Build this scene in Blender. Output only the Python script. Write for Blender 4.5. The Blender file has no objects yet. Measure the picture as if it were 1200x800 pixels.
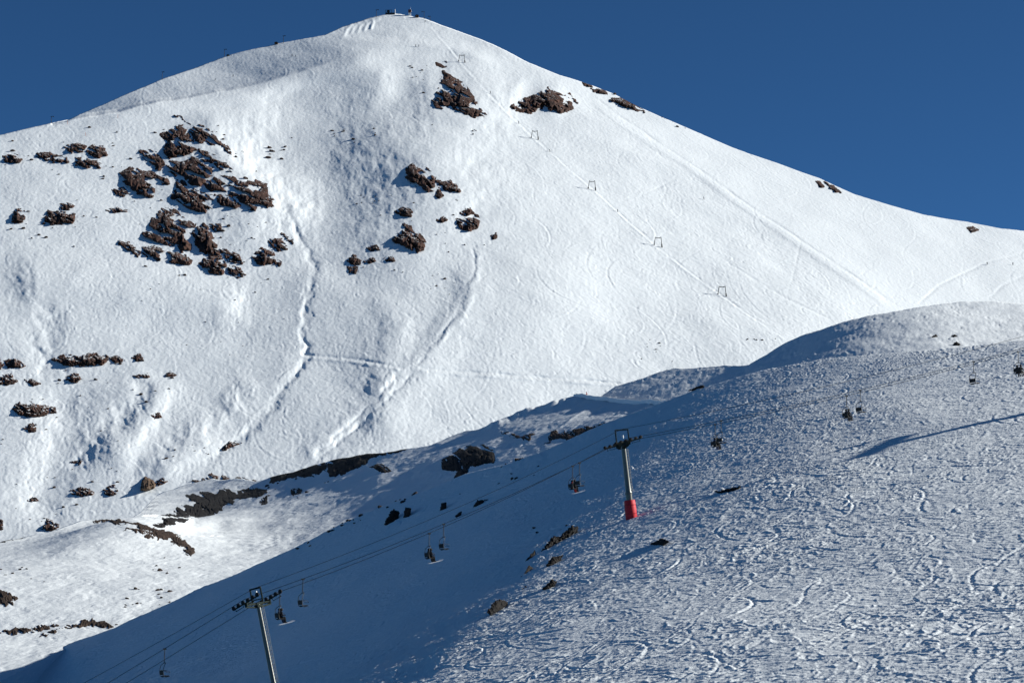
import bpy, bmesh, math, random
import numpy as np
from mathutils import Vector, Matrix

random.seed(7)
sc = bpy.context.scene
COL = sc.collection
R = math.radians

# ------------------------------------------------------------------ camera
F = 2600.0                       # focal length, in units of a 1200 wide frame
PITCH = R(8.0)
CP, SP = math.cos(PITCH), math.sin(PITCH)
cam_d = bpy.data.cameras.new('camera')
cam = bpy.data.objects.new('camera', cam_d)
COL.objects.link(cam)
cam_d.sensor_width = 36.0
cam_d.lens = 36.0 * F / 1200.0
cam_d.clip_start = 0.5
cam_d.clip_end = 20000.0
cam.location = (0, 0, 0)
cam.rotation_euler = (R(90) + PITCH, 0, 0)
sc.camera = cam


def ray(u, v):
    """slopes (dx/dy, dz/dy) of the sight line through a point of the view"""
    xc = (np.asarray(u, float) - 600.0) / F
    yc = (400.0 - np.asarray(v, float)) / F
    y = CP - yc * SP
    return xc / y, (SP + yc * CP) / y


# ------------------------------------------------------------------ light
SUN_AZ, SUN_EL = 80.0, 24.0      # azimuth clockwise from the view direction (+Y)
S = Vector((math.cos(R(SUN_EL)) * math.sin(R(SUN_AZ)),
            math.cos(R(SUN_EL)) * math.cos(R(SUN_AZ)), math.sin(R(SUN_EL))))
sun_d = bpy.data.lights.new('sun', 'SUN')
sun = bpy.data.objects.new('sun', sun_d)
COL.objects.link(sun)
sun_d.energy = 5.0
sun_d.angle = R(0.5)
sun_d.color = (1.0, 0.985, 0.925)
sun.location = S * 3000
sun.rotation_euler = (-S).to_track_quat('-Z', 'Y').to_euler()

world = bpy.data.worlds.new('World')
sc.world = world
world.use_nodes = True
wn = world.node_tree
for n in list(wn.nodes):
    wn.nodes.remove(n)
sky = wn.nodes.new('ShaderNodeTexSky')
sky.sky_type = 'NISHITA'
sky.sun_disc = False
sky.sun_elevation = R(SUN_EL)
sky.sun_rotation = R(SUN_AZ)
sky.altitude = 3500
sky.air_density = 0.56
sky.dust_density = 0.0
sky.ozone_density = 8.5
bg = wn.nodes.new('ShaderNodeBackground')
bg.inputs['Strength'].default_value = 0.066
wo = wn.nodes.new('ShaderNodeOutputWorld')
tint = wn.nodes.new('ShaderNodeMix')
tint.data_type = 'RGBA'
tint.blend_type = 'MULTIPLY'
tint.inputs['Factor'].default_value = 1.0
tint.inputs['B'].default_value = (0.84, 1.08, 0.97, 1)      # very clear, dry mountain air
wn.links.new(sky.outputs[0], tint.inputs['A'])
wn.links.new(tint.outputs['Result'], bg.inputs[0])
wn.links.new(bg.outputs[0], wo.inputs[0])

vs = sc.view_settings
vs.view_transform = 'Standard'
vs.look = 'None'
vs.gamma = 1.0
vs.use_curve_mapping = False
vs.exposure = 0.50
sc.render.engine = 'CYCLES'
sc.cycles.max_bounces = 6
sc.cycles.diffuse_bounces = 2
sc.cycles.use_denoising = True


# ------------------------------------------------------------------ noise
def make_perlin(seed):
    rs = np.random.RandomState(seed)
    perm = rs.permutation(512)
    ang = rs.rand(512) * 2 * np.pi
    gx, gy = np.cos(ang), np.sin(ang)

    def noise(x, y):
        xi = np.floor(x).astype(np.int64)
        yi = np.floor(y).astype(np.int64)
        xf, yf = x - xi, y - yi
        sx = xf * xf * xf * (xf * (xf * 6 - 15) + 10)
        sy = yf * yf * yf * (yf * (yf * 6 - 15) + 10)

        def g(ix, iy, dx, dy):
            k = perm[(perm[ix & 511] + iy) & 511]
            return gx[k] * dx + gy[k] * dy
        a = g(xi, yi, xf, yf)
        b = g(xi + 1, yi, xf - 1, yf)
        c = g(xi, yi + 1, xf, yf - 1)
        d = g(xi + 1, yi + 1, xf - 1, yf - 1)
        return (a + (b - a) * sx) * (1 - sy) + (c + (d - c) * sx) * sy
    return noise


P1, P2, P3 = make_perlin(1), make_perlin(2), make_perlin(3)


def fbm(x, y, octaves, p=P1, gain=0.5):
    out = np.zeros(np.broadcast(x, y).shape)
    a, fr = 1.0, 1.0
    for i in range(octaves):
        out += a * p(x * fr + 17.3 * i, y * fr - 9.1 * i)
        a *= gain
        fr *= 2.03
    return out


def sstep(a, b, x):
    t = np.clip((x - a) / (b - a), 0, 1)
    return t * t * (3 - 2 * t)


def sig(x):
    return 1.0 / (1.0 + np.exp(-np.clip(x, -40, 40)))


# ------------------------------------------------------------------ ski tracks
class Tracks:
    """height field of carved ski tracks laid over a stretch of ground"""
    def __init__(self, x0, x1, y0, y1, res, n, length, fall, width, depth, seed, where=None, swing=1.1):
        rs = np.random.RandomState(seed)
        self.x0, self.y0, self.res = x0, y0, res
        nx, ny = int((x1 - x0) / res) + 2, int((y1 - y0) / res) + 2
        H = np.zeros(nx * ny)
        offs = np.arange(-1.8, 1.81, 0.4)
        prof = -np.exp(-(offs / 0.55) ** 2) + 0.85 * np.exp(-((offs - 1.05) / 0.5) ** 2) + 0.25 * np.exp(-((offs + 1.0) / 0.5) ** 2)
        step = res * 0.75
        for k in range(n):
            L = length * (0.35 + 1.3 * rs.rand())
            m = int(L / step)
            t = np.arange(m) * step
            wl = length * (0.35 + 0.9 * rs.rand())
            ph = rs.rand() * 6.28
            sw = swing * (0.5 + 0.8 * rs.rand())
            head = fall + rs.randn() * 0.35 + sw * np.sin(2 * np.pi * t / wl + ph)
            cx = x0 + rs.rand() * (x1 - x0) + np.cumsum(np.cos(head)) * step
            cy = y0 + rs.rand() * (y1 - y0) + np.cumsum(np.sin(head)) * step
            curv = np.cos(2 * np.pi * t / wl + ph)
            amp = depth * (0.35 + 0.9 * rs.rand() ** 2) * (0.35 + 0.65 * np.abs(curv)) * np.minimum(1, np.minimum(t, t[::-1]) / (length * 0.08))
            amp *= 0.6 + 0.4 * np.sin(t / (length * 0.11) + ph * 3)
            w = width * (0.6 + 0.8 * rs.rand())
            side = np.sign(curv)
            nxv, nyv = -np.sin(head), np.cos(head)
            for o, pr in zip(offs, prof):
                xx = cx + nxv * o * w * side
                yy = cy + nyv * o * w * side
                ix = ((xx - x0) / res).astype(int)
                iy = ((yy - y0) / res).astype(int)
                ok = (ix >= 0) & (ix < nx) & (iy >= 0) & (iy < ny)
                np.add.at(H, ix[ok] * ny + iy[ok], (amp * pr)[ok])
        H = H.reshape(nx, ny)
        H = depth * 1.6 * np.tanh(H / (depth * 1.6))
        # one light smoothing pass
        K = H.copy()
        K[1:-1, 1:-1] = 0.4 * H[1:-1, 1:-1] + 0.15 * (H[:-2, 1:-1] + H[2:, 1:-1] + H[1:-1, :-2] + H[1:-1, 2:])
        self.H = K

    def __call__(self, x, y):
        fx = (x - self.x0) / self.res
        fy = (y - self.y0) / self.res
        nx, ny = self.H.shape
        ok = (fx >= 0) & (fx < nx - 1) & (fy >= 0) & (fy < ny - 1)
        fx = np.clip(fx, 0, nx - 1.001)
        fy = np.clip(fy, 0, ny - 1.001)
        ix, iy = fx.astype(int), fy.astype(int)
        a, b = fx - ix, fy - iy
        H = self.H
        v = (H[ix, iy] * (1 - a) + H[ix + 1, iy] * a) * (1 - b) + (H[ix, iy + 1] * (1 - a) + H[ix + 1, iy + 1] * a) * b
        return np.where(ok, v, 0.0)


# ------------------------------------------------------------------ terrain sheets
def curve(pts):
    a = np.array(pts, float)
    return lambda u: np.interp(u, a[:, 0], a[:, 1])


def poly_dist(U, V, pts):
    """distance to a polyline, a smooth side in -1..1 (1 = right of it, going along it) and position along it"""
    p = np.array(pts, float)
    segs = []
    acc = 0.0
    best = np.full(U.shape, 1e9)
    for (ax, ay), (bx, by) in zip(p[:-1], p[1:]):
        dx, dy = bx - ax, by - ay
        L = math.hypot(dx, dy) + 1e-9
        t = np.clip(((U - ax) * dx + (V - ay) * dy) / (L * L), 0, 1)
        qx, qy = U - (ax + t * dx), V - (ay + t * dy)
        d = np.hypot(qx, qy)
        best = np.minimum(best, d)
        segs.append((d, (dx * qy - dy * qx) / L, acc + t * L))
        acc += L
    sw = np.zeros(U.shape)
    side = np.zeros(U.shape)
    along = np.zeros(U.shape)
    soft = 3.0 + 0.25 * best
    for d, cr, al in segs:
        w = np.exp(-(d - best) / soft)
        sw += w
        side += w * cr
        along += w * al
    return best, np.clip(side / sw / (best * 0.7 + 1e-6), -1, 1), along / sw, acc


class Relief:
    """collects heights (metres, square to the ground) over the grid of a sheet"""
    def __init__(self, U, V):
        self.U, self.V = U, V
        self.h = np.zeros(U.shape)
        self.push = np.zeros(U.shape)

    def rib(self, pts, h, wl, wr=None, wob=1.5, taper=0.15, sharp=2.0, vary=None):
        """ridge (h>0) or furrow (h<0) along a line; wl / wr = half widths left and right of it"""
        wr = wl if wr is None else wr
        vary = max(wl, wr) < 9 if vary is None else vary
        p = np.array(pts, float)
        w = max(wl, wr) * 2.6 + 6
        m = (self.U > p[:, 0].min() - w) & (self.U < p[:, 0].max() + w) & (self.V > p[:, 1].min() - w) & (self.V < p[:, 1].max() + w)
        if not m.any():
            return
        U, V = self.U[m], self.V[m]
        U = U + wob * fbm(U / 14.0, V / 14.0, 3, P2) * 2
        d, side, al, tot = poly_dist(U, V, pts)
        ww = 0.5 * (wl + wr) + 0.5 * (wr - wl) * side
        prof = np.exp(-(d / ww) ** sharp)
        td = min(0.5 * tot, max(taper * tot, 1.3 * max(wl, wr)))
        tp = sstep(0, 1, np.minimum(al, tot - al) / (td + 1e-6)) if taper > 0 else 1.0
        var = 0.35 + 1.3 * np.clip(0.5 + fbm(self.U[m] / 22 + h, self.V[m] / 22, 3, P3), 0, 1) if vary else 1.0
        self.h[m] += h * prof * tp * var

    def dome(self, u, v, ru, rv, h):
        self.h += h * np.exp(-((self.U - u) / ru) ** 2 - ((self.V - v) / rv) ** 2)


class Sheet:
    def __init__(self, name, hfun, ridge, bottom, u0, u1, step, ymin, ymax, relief, detail, back=0.55, mat=None, zbot=None, along=False, vstep=1.0):
        a = np.arange(0, 1200 + step * 0.5, step)
        left = np.arange(u0, 0, step * 6) if u0 < 0 else np.array([])
        right = np.arange(1200 + step * 6, u1, step * 6) if u1 > 1200 else np.array([])
        us = np.concatenate([left, a, right])
        us = us[(us >= u0) & (us <= u1)]
        vr, vb = ridge(us), bottom(us)
        nrow = int(np.max(vb - vr) / (step * vstep)) + 1
        t = np.linspace(0, 1, nrow)
        U = np.repeat(us[:, None], nrow, 1)
        V = vr[:, None] + (vb - vr)[:, None] * t[None, :]
        s, e = ray(U, V)
        Y = self.solve(hfun, s, e, ymin, ymax)
        self.us, self.vr, self.vb, self.nrow = us, vr, vb, nrow
        rl = Relief(U, V)
        relief(rl)
        x, y = s * Y, Y
        det = detail(x, y, U, V)
        h = rl.h if along else 0.0 * rl.h
        lift = det if along else det + rl.h
        eps = 0.5
        hx = (hfun(x + eps, y) - hfun(x - eps, y)) / (2 * eps)
        hy = (hfun(x, y + eps) - hfun(x, y - eps)) / (2 * eps)
        nd = np.abs(-hx * s - hy + e) / np.sqrt(1 + hx * hx + hy * hy)
        self.nd = np.maximum(nd, 0.09)
        self.Y = Y - h / self.nd + rl.push
        self.s, self.e = s, e
        X, Z = s * self.Y, e * self.Y + lift
        self.Z = Z
        # far side of the crest and the foot
        rows = [np.stack([X, self.Y, Z], -1)]
        pre = []
        scale = ymax * 0.02
        for k, d in enumerate((14.0, 7.0, 4.0, 2.0, 1.0, 0.4)):
            D = d * scale
            yy = self.Y[:, :1] + D
            pre.append(np.stack([s[:, :1] * yy, yy, Z[:, :1] - back * D * (0.55 + 0.45 * min(1, d / 2)) - 0.05], -1))
        post = []
        if zbot is not None:
            xl, yl, zl = X[:, -1:], self.Y[:, -1:], Z[:, -1:]
            for dy_, dz_ in zbot:
                post.append(np.stack([xl + s[:, -1:] * dy_, yl + dy_, zl + dz_], -1))
        P = np.concatenate(pre + rows + post, 1)
        nu, nv = P.shape[:2]
        self.obj = grid_mesh(name, P.reshape(-1, 3), nu, nv, mat)

    @staticmethod
    def solve(hfun, s, e, ymin, ymax):
        lo = np.full(s.shape, float(ymin))
        hi = np.full(s.shape, float(ymax))
        found = np.zeros(s.shape, bool)
        prev = lo.copy()
        for y in np.geomspace(ymin, ymax, 70)[1:]:
            g = hfun(s * y, np.full(s.shape, y)) - e * y
            hit = (g >= 0) & ~found
            lo = np.where(hit, prev, lo)
            hi = np.where(hit, y, hi)
            found |= hit
            prev = np.full(s.shape, y)
        lo = np.where(found, lo, ymax)
        for _ in range(26):
            mid = 0.5 * (lo + hi)
            g = hfun(s * mid, mid) - e * mid
            lo = np.where(g < 0, mid, lo)
            hi = np.where(g < 0, hi, mid)
        return 0.5 * (lo + hi)

    def depth(self, u, v):
        u = np.clip(np.asarray(u, float), self.us[0], self.us[-1])
        i = np.clip(np.searchsorted(self.us, u) - 1, 0, len(self.us) - 2)
        a = (u - self.us[i]) / (self.us[i + 1] - self.us[i])
        vr = np.interp(u, self.us, self.vr)
        vb = np.interp(u, self.us, self.vb)
        t = np.clip((v - vr) / (vb - vr), 0, 1) * (self.nrow - 1)
        j = np.clip(t.astype(int), 0, self.nrow - 2)
        b = t - j

        def bl(A):
            return (A[i, j] * (1 - a) + A[i + 1, j] * a) * (1 - b) + (A[i, j + 1] * (1 - a) + A[i + 1, j + 1] * a) * b
        return bl(self.Y), bl(self.nd), bl(self.Z)

    def at(self, u, v, up=0.0):
        Y, _, Z = self.depth(np.array([u]), np.array([v]))
        s, e = ray(u, v)
        return Vector((float(s * Y[0]), float(Y[0]), float(Z[0]) + up))


def grid_mesh(name, P, nu, nv, mat, smooth=True, parent=None):
    idx = np.arange(nu * nv).reshape(nu, nv)
    q = np.stack([idx[:-1, :-1], idx[:-1, 1:], idx[1:, 1:], idx[1:, :-1]], -1).reshape(-1, 4)
    return quad_mesh(name, P, q, mat, smooth, parent)


def quad_mesh(name, P, q, mat, smooth=True, parent=None):
    me = bpy.data.meshes.new(name)
    n, k = len(P), q.shape[1]
    me.vertices.add(n)
    me.vertices.foreach_set('co', np.asarray(P, np.float32).ravel())
    me.loops.add(q.size)
    me.polygons.add(len(q))
    me.loops.foreach_set('vertex_index', q.astype(np.int32).ravel())
    me.polygons.foreach_set('loop_start', np.arange(0, q.size, k, dtype=np.int32))
    me.polygons.foreach_set('loop_total', np.full(len(q), k, np.int32))
    me.polygons.foreach_set('use_smooth', np.full(len(q), smooth, bool))
    me.update(calc_edges=True)
    me.validate()
    if mat:
        me.materials.append(mat)
    o = bpy.data.objects.new(name, me)
    COL.objects.link(o)
    if parent:
        o.parent = parent
    return o


# ------------------------------------------------------------------ materials
def material(name, color, rough=0.6, metal=0.0, spec=0.3, var=0.0, vscale=4.0, bump=0.0, bscale=8.0):
    m = bpy.data.materials.new(name)
    m.use_nodes = True
    nt = m.node_tree
    b = nt.nodes['Principled BSDF']
    b.inputs['Base Color'].default_value = (*color, 1)
    b.inputs['Roughness'].default_value = rough
    b.inputs['Metallic'].default_value = metal
    b.inputs['Specular IOR Level'].default_value = spec
    if var or bump:
        tc = nt.nodes.new('ShaderNodeTexCoord')
        nz = nt.nodes.new('ShaderNodeTexNoise')
        nz.inputs['Scale'].default_value = vscale
        nz.inputs['Detail'].default_value = 5
        nt.links.new(tc.outputs['Object'], nz.inputs['Vector'])
        if var:
            mx = nt.nodes.new('ShaderNodeMix')
            mx.data_type = 'RGBA'
            mx.inputs['A'].default_value = (*[c * (1 - var) for c in color], 1)
            mx.inputs['B'].default_value = (*[min(1, c * (1 + var)) for c in color], 1)
            nt.links.new(nz.outputs['Fac'], mx.inputs['Factor'])
            nt.links.new(mx.outputs['Result'], b.inputs['Base Color'])
        if bump:
            n2 = nt.nodes.new('ShaderNodeTexNoise')
            n2.inputs['Scale'].default_value = bscale
            n2.inputs['Detail'].default_value = 6
            nt.links.new(tc.outputs['Object'], n2.inputs['Vector'])
            bp = nt.nodes.new('ShaderNodeBump')
            bp.inputs['Strength'].default_value = 1.0
            bp.inputs['Distance'].default_value = bump
            nt.links.new(n2.outputs['Fac'], bp.inputs['Height'])
            nt.links.new(bp.outputs['Normal'], b.inputs['Normal'])
    return m


SNOW = (0.795, 0.83, 0.845)


def snow_material(name, bumps):
    """wind-packed snow; bumps = list of (noise scale per metre, height in metres, stretch xyz)"""
    m = bpy.data.materials.new(name)
    m.use_nodes = True
    nt = m.node_tree
    b = nt.nodes['Principled BSDF']
    b.inputs['Base Color'].default_value = (*SNOW, 1)
    b.inputs['Roughness'].default_value = 0.75
    b.inputs['Specular IOR Level'].default_value = 0.15
    tc = nt.nodes.new('ShaderNodeTexCoord')
    prev = None
    for scl, hgt, st in bumps:
        mp = nt.nodes.new('ShaderNodeMapping')
        mp.inputs['Scale'].default_value = st
        nt.links.new(tc.outputs['Object'], mp.inputs['Vector'])
        nz = nt.nodes.new('ShaderNodeTexNoise')
        nz.inputs['Scale'].default_value = scl
        nz.inputs['Detail'].default_value = 3
        nz.inputs['Distortion'].default_value = 0.6
        nt.links.new(mp.outputs[0], nz.inputs['Vector'])
        bp = nt.nodes.new('ShaderNodeBump')
        bp.inputs['Strength'].default_value = 1.0
        bp.inputs['Distance'].default_value = hgt
        nt.links.new(nz.outputs['Fac'], bp.inputs['Height'])
        if prev:
            nt.links.new(prev.outputs['Normal'], bp.inputs['Normal'])
        prev = bp
    nt.links.new(prev.outputs['Normal'], b.inputs['Normal'])
    return m


M_snow_far = snow_material('snow_far', [(0.30, 0.22, (1, 1, 1))])
M_snow_mid = snow_material('snow_mid', [(0.5, 0.14, (1, 1, 1)), (1.4, 0.06, (1, 1, 1))])
M_snow_near = snow_material('snow_near', [(1.2, 0.09, (1, 1, 1)), (3.2, 0.05, (1, 1, 1))])


# ------------------------------------------------------------------ the mountain
MX = np.array([-900, -420, -260, -170, -120, -85, -40, 0, 60, 150, 300, 500, 1200], float)
MA = np.array([0.05, -0.02, -0.06, -0.06, 0.02, 0.02, -0.10, -0.17, -0.21, -0.23, -0.21, -0.15, -0.05])
_gx = np.linspace(-900, 1200, 2101)
_ga = np.interp(_gx, MX, MA)
_gi = np.cumsum(_ga) * (_gx[1] - _gx[0])
_gi -= np.interp(-85, _gx, _gi)


def h_mountain(x, y):
    return 488 + 0.60 * (y - 1700) + np.interp(x, _gx, _gi)


ridge_M = curve([(-400, 240), (-200, 205), (0, 157), (67, 143.5), (80, 141.5), (133, 118), (190, 93), (240, 73.5), (267, 64.5), (323, 51.5), (367, 44.5), (380, 41.5),
                 (400, 31), (430, 21.5), (450, 17.5), (460, 16), (470, 16.5), (484, 18.4), (496, 20), (508, 23.6), (532, 32), (560, 43), (580, 52.4), (595, 61), (620, 74),
                 (655, 89), (696, 100.5), (719, 109), (750, 125), (775, 137), (812, 152), (880, 180), (937, 201), (960, 209), (1000, 227.5), (1040, 240), (1083, 251),
                 (1133, 258.5), (1173, 267.5), (1200, 270), (1350, 300), (1700, 360)])
bot_M = curve([(-400, 700), (0, 690), (150, 650), (330, 620), (560, 560), (700, 500), (900, 470), (1200, 430), (1700, 520)])


def relief_M(r):
    # back ridge fold on the left skyline
    # the ridge behind stands farther off than the shoulder in front of it
    fold = np.interp(r.U, [60, 80, 143, 200, 260, 300, 350, 400, 440], [147, 142.5, 131, 119, 107, 99, 86, 70, 58])
    t = np.clip((r.U - 70) / 330, 0, 1)
    r.push += np.where(r.U > 60, 85 * (1 - t) ** 1.15 * sstep(-0.5, 3.5, fold - r.V + 1.2 * fbm(r.U / 25, r.V / 25, 2, P2)), 0.0)
    r.rib([(90, 146), (143, 136), (200, 125), (300, 106), (400, 78), (470, 56)], 1.6, 12, 12, wob=1, vary=False)
    # summit cone and its bench
    r.rib([(395, 44), (430, 48), (480, 50), (540, 58), (580, 74)], 1.0, 8, 7, wob=1, vary=False)
    r.rib([(400, 40), (430, 43), (480, 45)], -0.7, 5, 5, wob=1, vary=False)
    # main spur down the middle (bright to its right, grey to its left)
    r.rib([(505, 68), (525, 100), (545, 128), (520, 165), (505, 195), (530, 225), (552, 262), (557, 290)], 4.0, 50, 66, wob=3, taper=0.3)
    r.rib([(440, 100), (475, 112), (505, 105)], -1.8, 28, 28, wob=2)
    r.rib([(600, 108), (618, 118), (640, 112)], -1.3, 18, 24, wob=1)
    r.rib([(640, 95), (652, 118), (668, 132)], 1.2, 14, 18, wob=1)
    # left buttress carrying the big crag
    r.rib([(215, 130), (250, 170), (290, 215), (330, 245), (350, 290)], 4.5, 26, 62, wob=3, taper=0.2)
    r.rib([(290, 120), (330, 160), (380, 170), (430, 200)], -3.0, 52, 50, wob=3)
    r.rib([(390, 170), (400, 230), (380, 300), (372, 340)], -3.0, 50, 50, wob=3)
    # lower ribs
    r.rib([(478, 350), (466, 390), (450, 432), (430, 470)], 1.7, 22, 26, wob=3)
    r.rib([(560, 300), (548, 350), (505, 415), (470, 450), (420, 505)], 1.5, 30, 18, wob=2)
    r.rib([(190, 430), (185, 460), (150, 520), (120, 560)], 1.8, 18, 32, wob=3)
    r.rib([(170, 440), (165, 470), (130, 515)], -1.1, 12, 11, wob=3)
    r.rib([(260, 500), (225, 530), (170, 570)], 1.4, 14, 26, wob=2)
    r.rib([(60, 440), (80, 500), (60, 560), (30, 620)], -1.8, 30, 26, wob=3)
    r.rib([(0, 330), (90, 330), (200, 345), (300, 360)], 2.5, 30, 30, wob=3)
    # gullies
    r.rib([(318, 205), (335, 240), (350, 275), (370, 312), (362, 350), (356, 392), (362, 418), (345, 440), (325, 470), (300, 500), (262, 532), (230, 560)], -0.50, 3.6, 6.0, wob=3.5, taper=0.1)
    r.rib([(356, 345), (350, 392), (352, 415)], 0.2, 9, 5, wob=3)
    r.rib([(557, 283), (556, 315), (545, 345), (538, 365), (520, 388), (498, 415), (486, 435)], -0.30, 1.8, 3.0, wob=3.0, taper=0.06)
    r.rib([(562, 290), (560, 318), (550, 348), (543, 368), (525, 392), (503, 418)], 0.25, 3.0, 5.0, wob=3.0, taper=0.08)
    r.rib([(486, 436), (455, 465), (430, 490), (405, 512), (375, 535), (350, 560)], -0.25, 1.6, 2.4, wob=3.0, taper=0.05)
    r.rib([(470, 436), (440, 466), (412, 494), (385, 520), (360, 545)], -0.22, 1.5, 2.4, wob=3.0, taper=0.05)
    r.rib([(492, 426), (455, 462), (415, 500), (372, 540)], -0.38, 12, 10, wob=4, vary=True)
    r.rib([(470, 424), (440, 456), (400, 494), (350, 545)], 0.28, 9, 9, wob=4, vary=True)
    r.rib([(150, 470), (120, 510), (80, 560)], -0.6, 9, 12, wob=4, vary=True)
    r.rib([(300, 440), (270, 480), (215, 520), (150, 560)], 0.6, 14, 16, wob=4, vary=True)
    r.rib([(60, 350), (50, 400), (70, 450)], -0.6, 16, 16, wob=4, vary=True)
    # traverse across the foot
    r.rib([(352, 414), (400, 418), (440, 424), (470, 430)], -0.4, 1.6, 1.6, wob=0.4, taper=0.03)
    r.rib([(352, 417), (400, 421), (440, 427), (470, 433)], 0.35, 1.8, 1.8, wob=0.4, taper=0.03)
    r.rib([(488, 431), (560, 437), (640, 443), (700, 447.5), (730, 450)], -0.4, 1.6, 1.6, wob=0.4, taper=0.03)
    r.rib([(488, 434), (560, 440), (640, 446), (700, 450.5), (730, 453)], 0.35, 2.2, 1.8, wob=0.4, taper=0.03)
    # tow track
    tow = [(503, 25), (520, 46), (541, 73), (575, 112), (626, 161), (660, 192), (700, 226), (735, 258), (771, 291), (846, 345), (925, 402)]
    r.rib(tow, -0.13, 1.0, 1.0, wob=0.3, taper=0.02)
    r.rib([(a - 1.8, b + 1.2) for a, b in tow], 0.14, 1.1, 1.1, wob=0.3, taper=0.02)
    # groomed run on the right flank and its edges
    r.rib([(690, 108), (735, 143), (800, 186), (860, 229), (960, 297), (1057, 362)], -0.2, 1.4, 1.6, wob=0.6, taper=0.06)
    r.rib([(686, 113), (730, 149), (800, 193), (860, 236), (960, 304), (1045, 362)], 0.35, 9, 3, wob=0.6, taper=0.06)
    r.rib([(840, 300), (880, 325), (925, 352), (985, 380)], -0.15, 1.4, 1.4, wob=0.6)
    r.rib([(1205, 296), (1150, 310), (1100, 334), (1068, 362)], -0.15, 1.6, 1.6, wob=0.6)
    r.rib([(1205, 322), (1175, 335), (1155, 352)], -0.15, 2.0, 1.6, wob=0.6)
    r.rib([(735, 240), (770, 220), (790, 211)], -0.12, 1.0, 1.0, wob=0.3)
    r.rib([(940, 280), (930, 320), (922, 350)], -0.10, 1.2, 1.2, wob=0.6)
    # snow fences' drifts on the left of the summit
    for k in range(5):
        a = 402 + k * 8
        r.rib([(a, 44 - k * 2.4), (a + 4, 34 - k * 2.4), (a + 13, 26 - k * 1.2)], 0.36 + 0.12 * math.sin(5 * k), 1.8, 1.4, wob=0.3, taper=0.2)
    r.dome(930, 430, 190, 120, 9.0)
    r.dome(240, 60, 90, 30, -2.5)
    r.dome(425, 72, 90, 34, 4.0)
    r.dome(610, 350, 90, 70, 2.5)
    r.dome(640, 350, 70, 60, 2.0)


T_M = Tracks(-330, 420, 900, 1850, 0.55, 5200, 30, R(-75), 0.6, 0.165, 11)


T_M2 = Tracks(-330, 420, 900, 1850, 0.6, 700, 130, R(-80), 0.7, 0.16, 21, swing=0.55)


def detail_M(x, y, U, V):
    wx = x + 5 * fbm(x / 16, y / 16, 2, P3)
    wy = y + 5 * fbm(x / 16 + 40, y / 16, 2, P3)
    groom = sstep(20, 60, U - (600 + (V - 60) * 1.25)) * 0.55
    big = 2.2 * fbm(x / 110, y / 110, 3, P2)
    medium = 0.20 * fbm(wx / 14, wy / 20, 3, P1)
    fine = 0.14 * fbm(wx / 1.7, wy / 4.0, 3, P3)
    return big + (medium + fine) * (1 - groom) + T_M(x, y) * (1 - 0.45 * groom) + T_M2(x, y) * (1 - 0.3 * groom)


mountain = Sheet('mountain', h_mountain, ridge_M, bot_M, -400, 1700, 1.15, 500, 2600, relief_M, detail_M, back=0.6, mat=M_snow_far, along=True)
mountain.obj['kind'] = 'structure'


# ------------------------------------------------------------------ the valley and the low spur beyond the near slope
def h_valley(x, y):
    p = x + 0.25 * (y - 620)
    sp = lambda c, w: w * np.log1p(np.exp(np.clip((p - c) / w, -40, 40)))
    rise = 0.03 * p + 0.255 * sp(-66, 7) + 0.215 * sp(-35, 7) - 0.17 * sp(-10, 8)
    knoll = 6.5 * np.exp(-((x + 108) / 20) ** 2 - ((y - 640) / 60) ** 2)
    return 33 + 0.12 * (y - 620) + rise + knoll - 7.0 * sig((478 - y) / 18.0)


ridge_B = curve([(-400, 665), (-100, 650), (0, 634), (60, 621), (100, 610), (120, 607), (150, 608), (166, 600), (185, 578), (225, 567), (250, 561), (300, 563),
                 (320, 557), (387, 541), (420, 534), (475, 526), (505, 520), (530, 508), (545, 502.5), (560, 502), (582, 496), (610, 484), (645, 475), (670, 466),
                 (680, 463.2), (720, 465.5), (772, 470.5), (900, 480)])
_rd = [(-400, 950), (-100, 835), (0, 792), (80, 754.5), (133, 736), (200, 704.5), (240, 684.5), (277, 671), (312, 657), (387, 621), (455, 590), (500, 572), (560, 550), (620, 535.5),
       (655, 522), (710, 496), (745, 482.5), (777, 471), (900, 433)]
bot_B = curve([(a, b + 7) for a, b in _rd[:-1]] + [(900, 500)])


def relief_B(r):
    # spurs and hollows of the rocky step
    r.rib([(330, 560), (280, 580), (215, 612)], -0.7, 7, 9, wob=1)
    r.rib([(470, 550), (400, 572), (330, 600), (250, 618)], 0.8, 14, 12, wob=1)
    # road cut into the hillside
    r.rib([(560, 503.5), (582, 497.5), (610, 485.5), (645, 476.5), (676, 465.5)], 0.8, 3, 3, wob=0.5)
    r.rib([(700, 470), (670, 492), (640, 515)], 0.12, 1.4, 1.4, wob=0.3)
    for k in range(5):
        r.rib([(230 + 10 * k, 628 + 4 * k), (300, 630 + 3 * k), (360, 622 + 2 * k)], -0.25, 1.0, 1.0, wob=0.3)


T_B = Tracks(-200, 60, 430, 950, 0.35, 1500, 22, R(-110), 0.5, 0.07, 12)


def detail_B(x, y, U, V):
    wx = x + 3 * fbm(x / 10, y / 10, 2, P3)
    return 1.0 * fbm(x / 45, y / 45, 3, P2) + 0.22 * fbm(wx / 7, y / 12, 3, P1) + 0.07 * fbm(wx / 1.6, y / 4, 3, P3) + T_B(x, y)


valley = Sheet('valley', h_valley, ridge_B, bot_B, -400, 850, 1.2, 300, 1100, relief_B, detail_B, back=0.35, mat=M_snow_mid, zbot=[(-4, -12), (-8, -40)])
valley.obj['kind'] = 'structure'


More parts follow.
